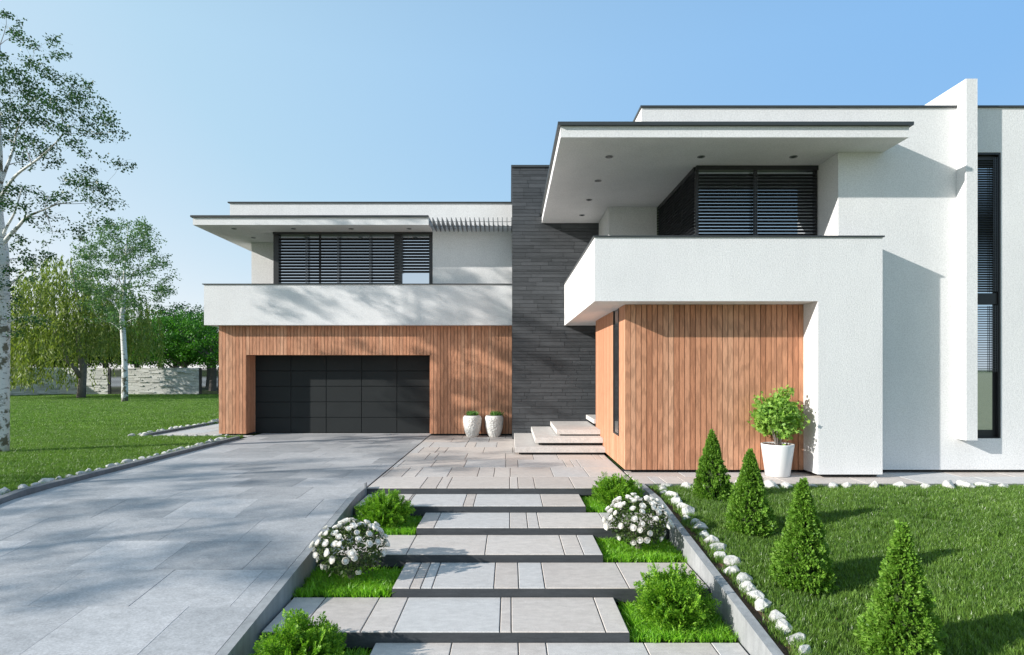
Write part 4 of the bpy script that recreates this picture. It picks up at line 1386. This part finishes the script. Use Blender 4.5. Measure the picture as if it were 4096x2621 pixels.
# relief vases
def vase(x, y, seed, label, plabel):
    root = thing('relief_vase', label, 'vase', (x, y, 0), 'white relief vases by the garage')
    nA, nZ = 110, 70
    prof = []
    Hh = .60
    def rad(t):
        return .135 + .125 * math.sin(min(1.0, t * 1.12) ** .72 * math.pi * .5) - max(0, t - .86) ** 2 * 1.9
    v, f = [], []
    for i in range(nZ):
        t = i / (nZ - 1)
        for j in range(nA):
            a = 2 * math.pi * j / nA
            r0 = rad(t)
            p = Vector((math.cos(a) * r0, math.sin(a) * r0, t * Hh))
            q = Vector((p.x * 14, p.y * 14, p.z * 19)) + Vector((seed * 3.1, 0, 0))
            dist, _ = mnoise.voronoi(q)
            e = min(1.0, (dist[1] - dist[0]) * 2.6)
            fade = min(1, (1 - t) * 9) * min(1, t * 14)
            rr_ = r0 + (-.017 * (e ** .7) + .006) * fade
            v.append((math.cos(a) * rr_, math.sin(a) * rr_, p.z))
    for i in range(nZ - 1):
        for j in range(nA):
            f.append((i * nA + j, i * nA + (j + 1) % nA, (i + 1) * nA + (j + 1) % nA, (i + 1) * nA + j))
    b0 = (nZ - 1) * nA
    n0 = len(v)
    for (dr, dz) in ((-.012, .006), (-.024, -.004), (-.03, -.05), (-.2, -.052)):
        for j in range(nA):
            a = 2 * math.pi * j / nA
            r0 = rad(1) + dr
            v.append((math.cos(a) * r0, math.sin(a) * r0, Hh + dz))
    for i in range(4):
        lo = b0 if i == 0 else n0 + (i - 1) * nA
        hi = n0 + i * nA
        for j in range(nA):
            f.append((lo + j, lo + (j + 1) % nA, hi + (j + 1) % nA, hi + j))
    link('vase', mesh('vase', v, f, VASE, True), root, loc=(0, 0, 0))
    rng = np.random.default_rng(seed)
    pl = thing('spiky_succulent', plabel, 'plant', (x, y, Hh - .05), 'succulents in the relief vases')
    P, D = [], []
    for k in range(9):
        c = rng.normal(0, .07, 3); c[2] = 0
        for _ in range(26):
            P.append(c); D.append(np.array([*(rng.normal(0, .45, 2) + c[:2] * 3), 1.0]))
    P = np.array(P); D = np.array(D)
    n = len(P)
    ln = rng.uniform(.13, .21, n)
    link('leaves', npmesh('leaves', leaf_quads(P, D, rand_dirs(rng, n), ln, ln * .16), 0, LF_SUCC), pl, loc=(0, 0, 0))
    MB().lathe([(.0005, 0), (.17, 0)], 24).build('soil', MULCH, pl, loc=(0, 0, .012))
vase(-1.063, 16.92, 1, 'left one of two white vases with hammered relief, nearer the garage door', 'spiky green succulent in the left white vase')
vase(-.447, 16.92, 2, 'right one of two white vases with hammered relief, nearer the dark wall', 'spiky green succulent in the right white vase')

# ------------------------------------------------------------------ grass
def tuft(name, nblades, rad, hmin, hmax, wid, mat, seed, lean=.35):
    rng = np.random.default_rng(seed)
    verts, faces = [], []
    for k in range(nblades):
        a = rng.uniform(0, 6.28); q = rad * math.sqrt(rng.uniform(0, 1))
        x, y = q * math.cos(a), q * math.sin(a)
        h = rng.uniform(hmin, hmax); w_ = wid * rng.uniform(.7, 1.2)
        fa = rng.uniform(0, 6.28); fx, fy = math.cos(fa), math.sin(fa)
        la = rng.uniform(0, 6.28); ll = lean * h * rng.uniform(.2, 1.2)
        lx, ly = math.cos(la) * ll, math.sin(la) * ll
        b = len(verts)
        verts += [(x - fx * w_ / 2, y - fy * w_ / 2, -.01), (x + fx * w_ / 2, y + fy * w_ / 2, -.01),
                  (x + fx * w_ * .4 + lx * .35, y + fy * w_ * .4 + ly * .35, h * .6), (x - fx * w_ * .4 + lx * .35, y - fy * w_ * .4 + ly * .35, h * .6),
                  (x + lx, y + ly, h)]
        faces += [(b, b + 1, b + 2, b + 3), (b + 3, b + 2, b + 4)]
    me = mesh(name, verts, faces, mat)
    return bpy.data.objects.new(name, me)
def scatter(name, pts, scl, tufts, label, cat='grass', seed=1):
    rng = np.random.default_rng(seed)
    pts = np.asarray(pts, dtype=np.float32)
    n = len(pts)
    me = bpy.data.meshes.new(name)
    me.vertices.add(n); me.vertices.foreach_set('co', pts.ravel())
    at_r = me.attributes.new('rot', 'FLOAT_VECTOR', 'POINT')
    rv = np.zeros((n, 3), np.float32); rv[:, 2] = rng.uniform(0, 6.28, n); rv[:, :2] = rng.normal(0, .06, (n, 2))
    at_r.data.foreach_set('vector', rv.ravel())
    at_s = me.attributes.new('scl', 'FLOAT', 'POINT'); at_s.data.foreach_set('value', np.asarray(scl, np.float32))
    at_i = me.attributes.new('pick', 'INT', 'POINT'); at_i.data.foreach_set('value', rng.integers(0, len(tufts), n).astype(np.int32))
    o = link(name, me)
    ng = bpy.data.node_groups.new(name, 'GeometryNodeTree')
    ng.interface.new_socket('Geometry', in_out='INPUT', socket_type='NodeSocketGeometry')
    ng.interface.new_socket('Geometry', in_out='OUTPUT', socket_type='NodeSocketGeometry')
    gi = ng.nodes.new('NodeGroupInput'); go = ng.nodes.new('NodeGroupOutput')
    j = ng.nodes.new('GeometryNodeJoinGeometry')
    def na(nm, typ):
        q = ng.nodes.new('GeometryNodeInputNamedAttribute'); q.data_type = typ; q.inputs[0].default_value = nm
        return q.outputs[0]
    rot = na('rot', 'FLOAT_VECTOR'); sc_ = na('scl', 'FLOAT'); pk = na('pick', 'INT')
    for k, tf in enumerate(tufts):
        cmp_ = ng.nodes.new('FunctionNodeCompare'); cmp_.data_type = 'INT'; cmp_.operation = 'EQUAL'
        ins = [s for s in cmp_.inputs if s.type == 'INT']
        ng.links.new(pk, ins[0]); ins[1].default_value = k
        oi = ng.nodes.new('GeometryNodeObjectInfo'); oi.inputs['Object'].default_value = tf; oi.inputs['As Instance'].default_value = True
        ip = ng.nodes.new('GeometryNodeInstanceOnPoints')
        ng.links.new(gi.outputs[0], ip.inputs['Points'])
        ng.links.new(cmp_.outputs[0], ip.inputs['Selection'])
        ng.links.new(oi.outputs['Geometry'], ip.inputs['Instance'])
        er = ng.nodes.new('FunctionNodeEulerToRotation'); ng.links.new(rot, er.inputs[0])
        ng.links.new(er.outputs[0], ip.inputs['Rotation'])
        ng.links.new(sc_, ip.inputs['Scale'])
        ng.links.new(ip.outputs[0], j.inputs[0])
    ng.links.new(j.outputs[0], go.inputs[0])
    md = o.modifiers.new('grass', 'NODES'); md.node_group = ng
    return tag(o, label, cat, kind='stuff')
rng = np.random.default_rng(77)
def area(n, x0, x1, y0, y1): return np.stack([rng.uniform(x0, x1, n), rng.uniform(y0, y1, n)], 1)
# right lawn
tR = [tuft('grass_tuft', 30, .06, .035, .085, .0055, GR_R, s, .5) for s in (1, 2, 3)]
p = area(26000, 2.24, 11.0, 3.0, 9.88)
p = p[(p[:, 0] < p[:, 1] * .92 + .3) & (p[:, 1] > 3.6)]
bare = np.array([mnoise.noise(Vector((a * 1.7, b * 1.7, 0))) for a, b in p])
keep = (bare > -.62) & ~((p[:, 0] < 2.34) & (rng.uniform(0, 1, len(p)) < .85))
p = p[keep]
z = np.array([zlawn(v) for v in p[:, 1]])
scatter('lawn_grass', np.column_stack([p, z]), rng.uniform(.7, 1.15, len(p)), tR, 'dense dark green lawn grass right of the stairs', seed=2)
# beds
pts, sc_ = [], []
tB = [tuft('grass_tuft', 14, .055, .055, .125, .011, GR_B, s, 1.0) for s in (5, 6, 7)]
for k in range(7):
    bx = (1.125, 2.10) if k % 2 == 0 else (-2.295, -1.26)
    q = area(620, bx[0] + .02, bx[1] - .02, TY[k + 1] + .03, TY[k] - .02)
    pts.append(np.column_stack([q, np.full(len(q), -.1 * (k + 2) - .012)]))
pts = np.concatenate(pts)
scatter('bed_grass', pts, rng.uniform(.55, .95, len(pts)), tB, 'bright green grass in the planting beds between the stair treads', seed=3)
# left lawn: finer tufts near, broader ones far
tL = [tuft('grass_tuft', 34, .09, .05, .10, .008, GR_L, s, .5) for s in (8, 9, 10)]
tF = [tuft('grass_tuft', 85, .28, .05, .09, .013, GR_L, s, .3) for s in (14, 15, 16)]
def onlawn(p):
    x, yv = p[:, 0], p[:, 1]
    return ((x < -7.56) & (yv < 16.85)) | (x < -10.46)
p = area(60000, -22, -7.5, 7.0, 19.0)
p = p[onlawn(p) & (p[:, 0] > -p[:, 1] * .87 - .5)]
z = np.array([zd(v) - .03 for v in p[:, 1]])
scatter('left_lawn_grass', np.column_stack([p, z]), rng.uniform(.75, 1.15, len(p)), tL, 'green lawn grass left of the driveway, nearer part', seed=4)
p = area(42000, -42, -10.4, 18.6, 45)
p = p[onlawn(p) & (p[:, 0] > -p[:, 1] * .87 - .5) & (p[:, 0] < -p[:, 1] * .40)]
scatter('far_lawn_grass', np.column_stack([p, np.full(len(p), -.03)]), rng.uniform(.75, 1.2, len(p)), tF, 'green lawn grass in front of the pale stone wall, farther part', seed=5)
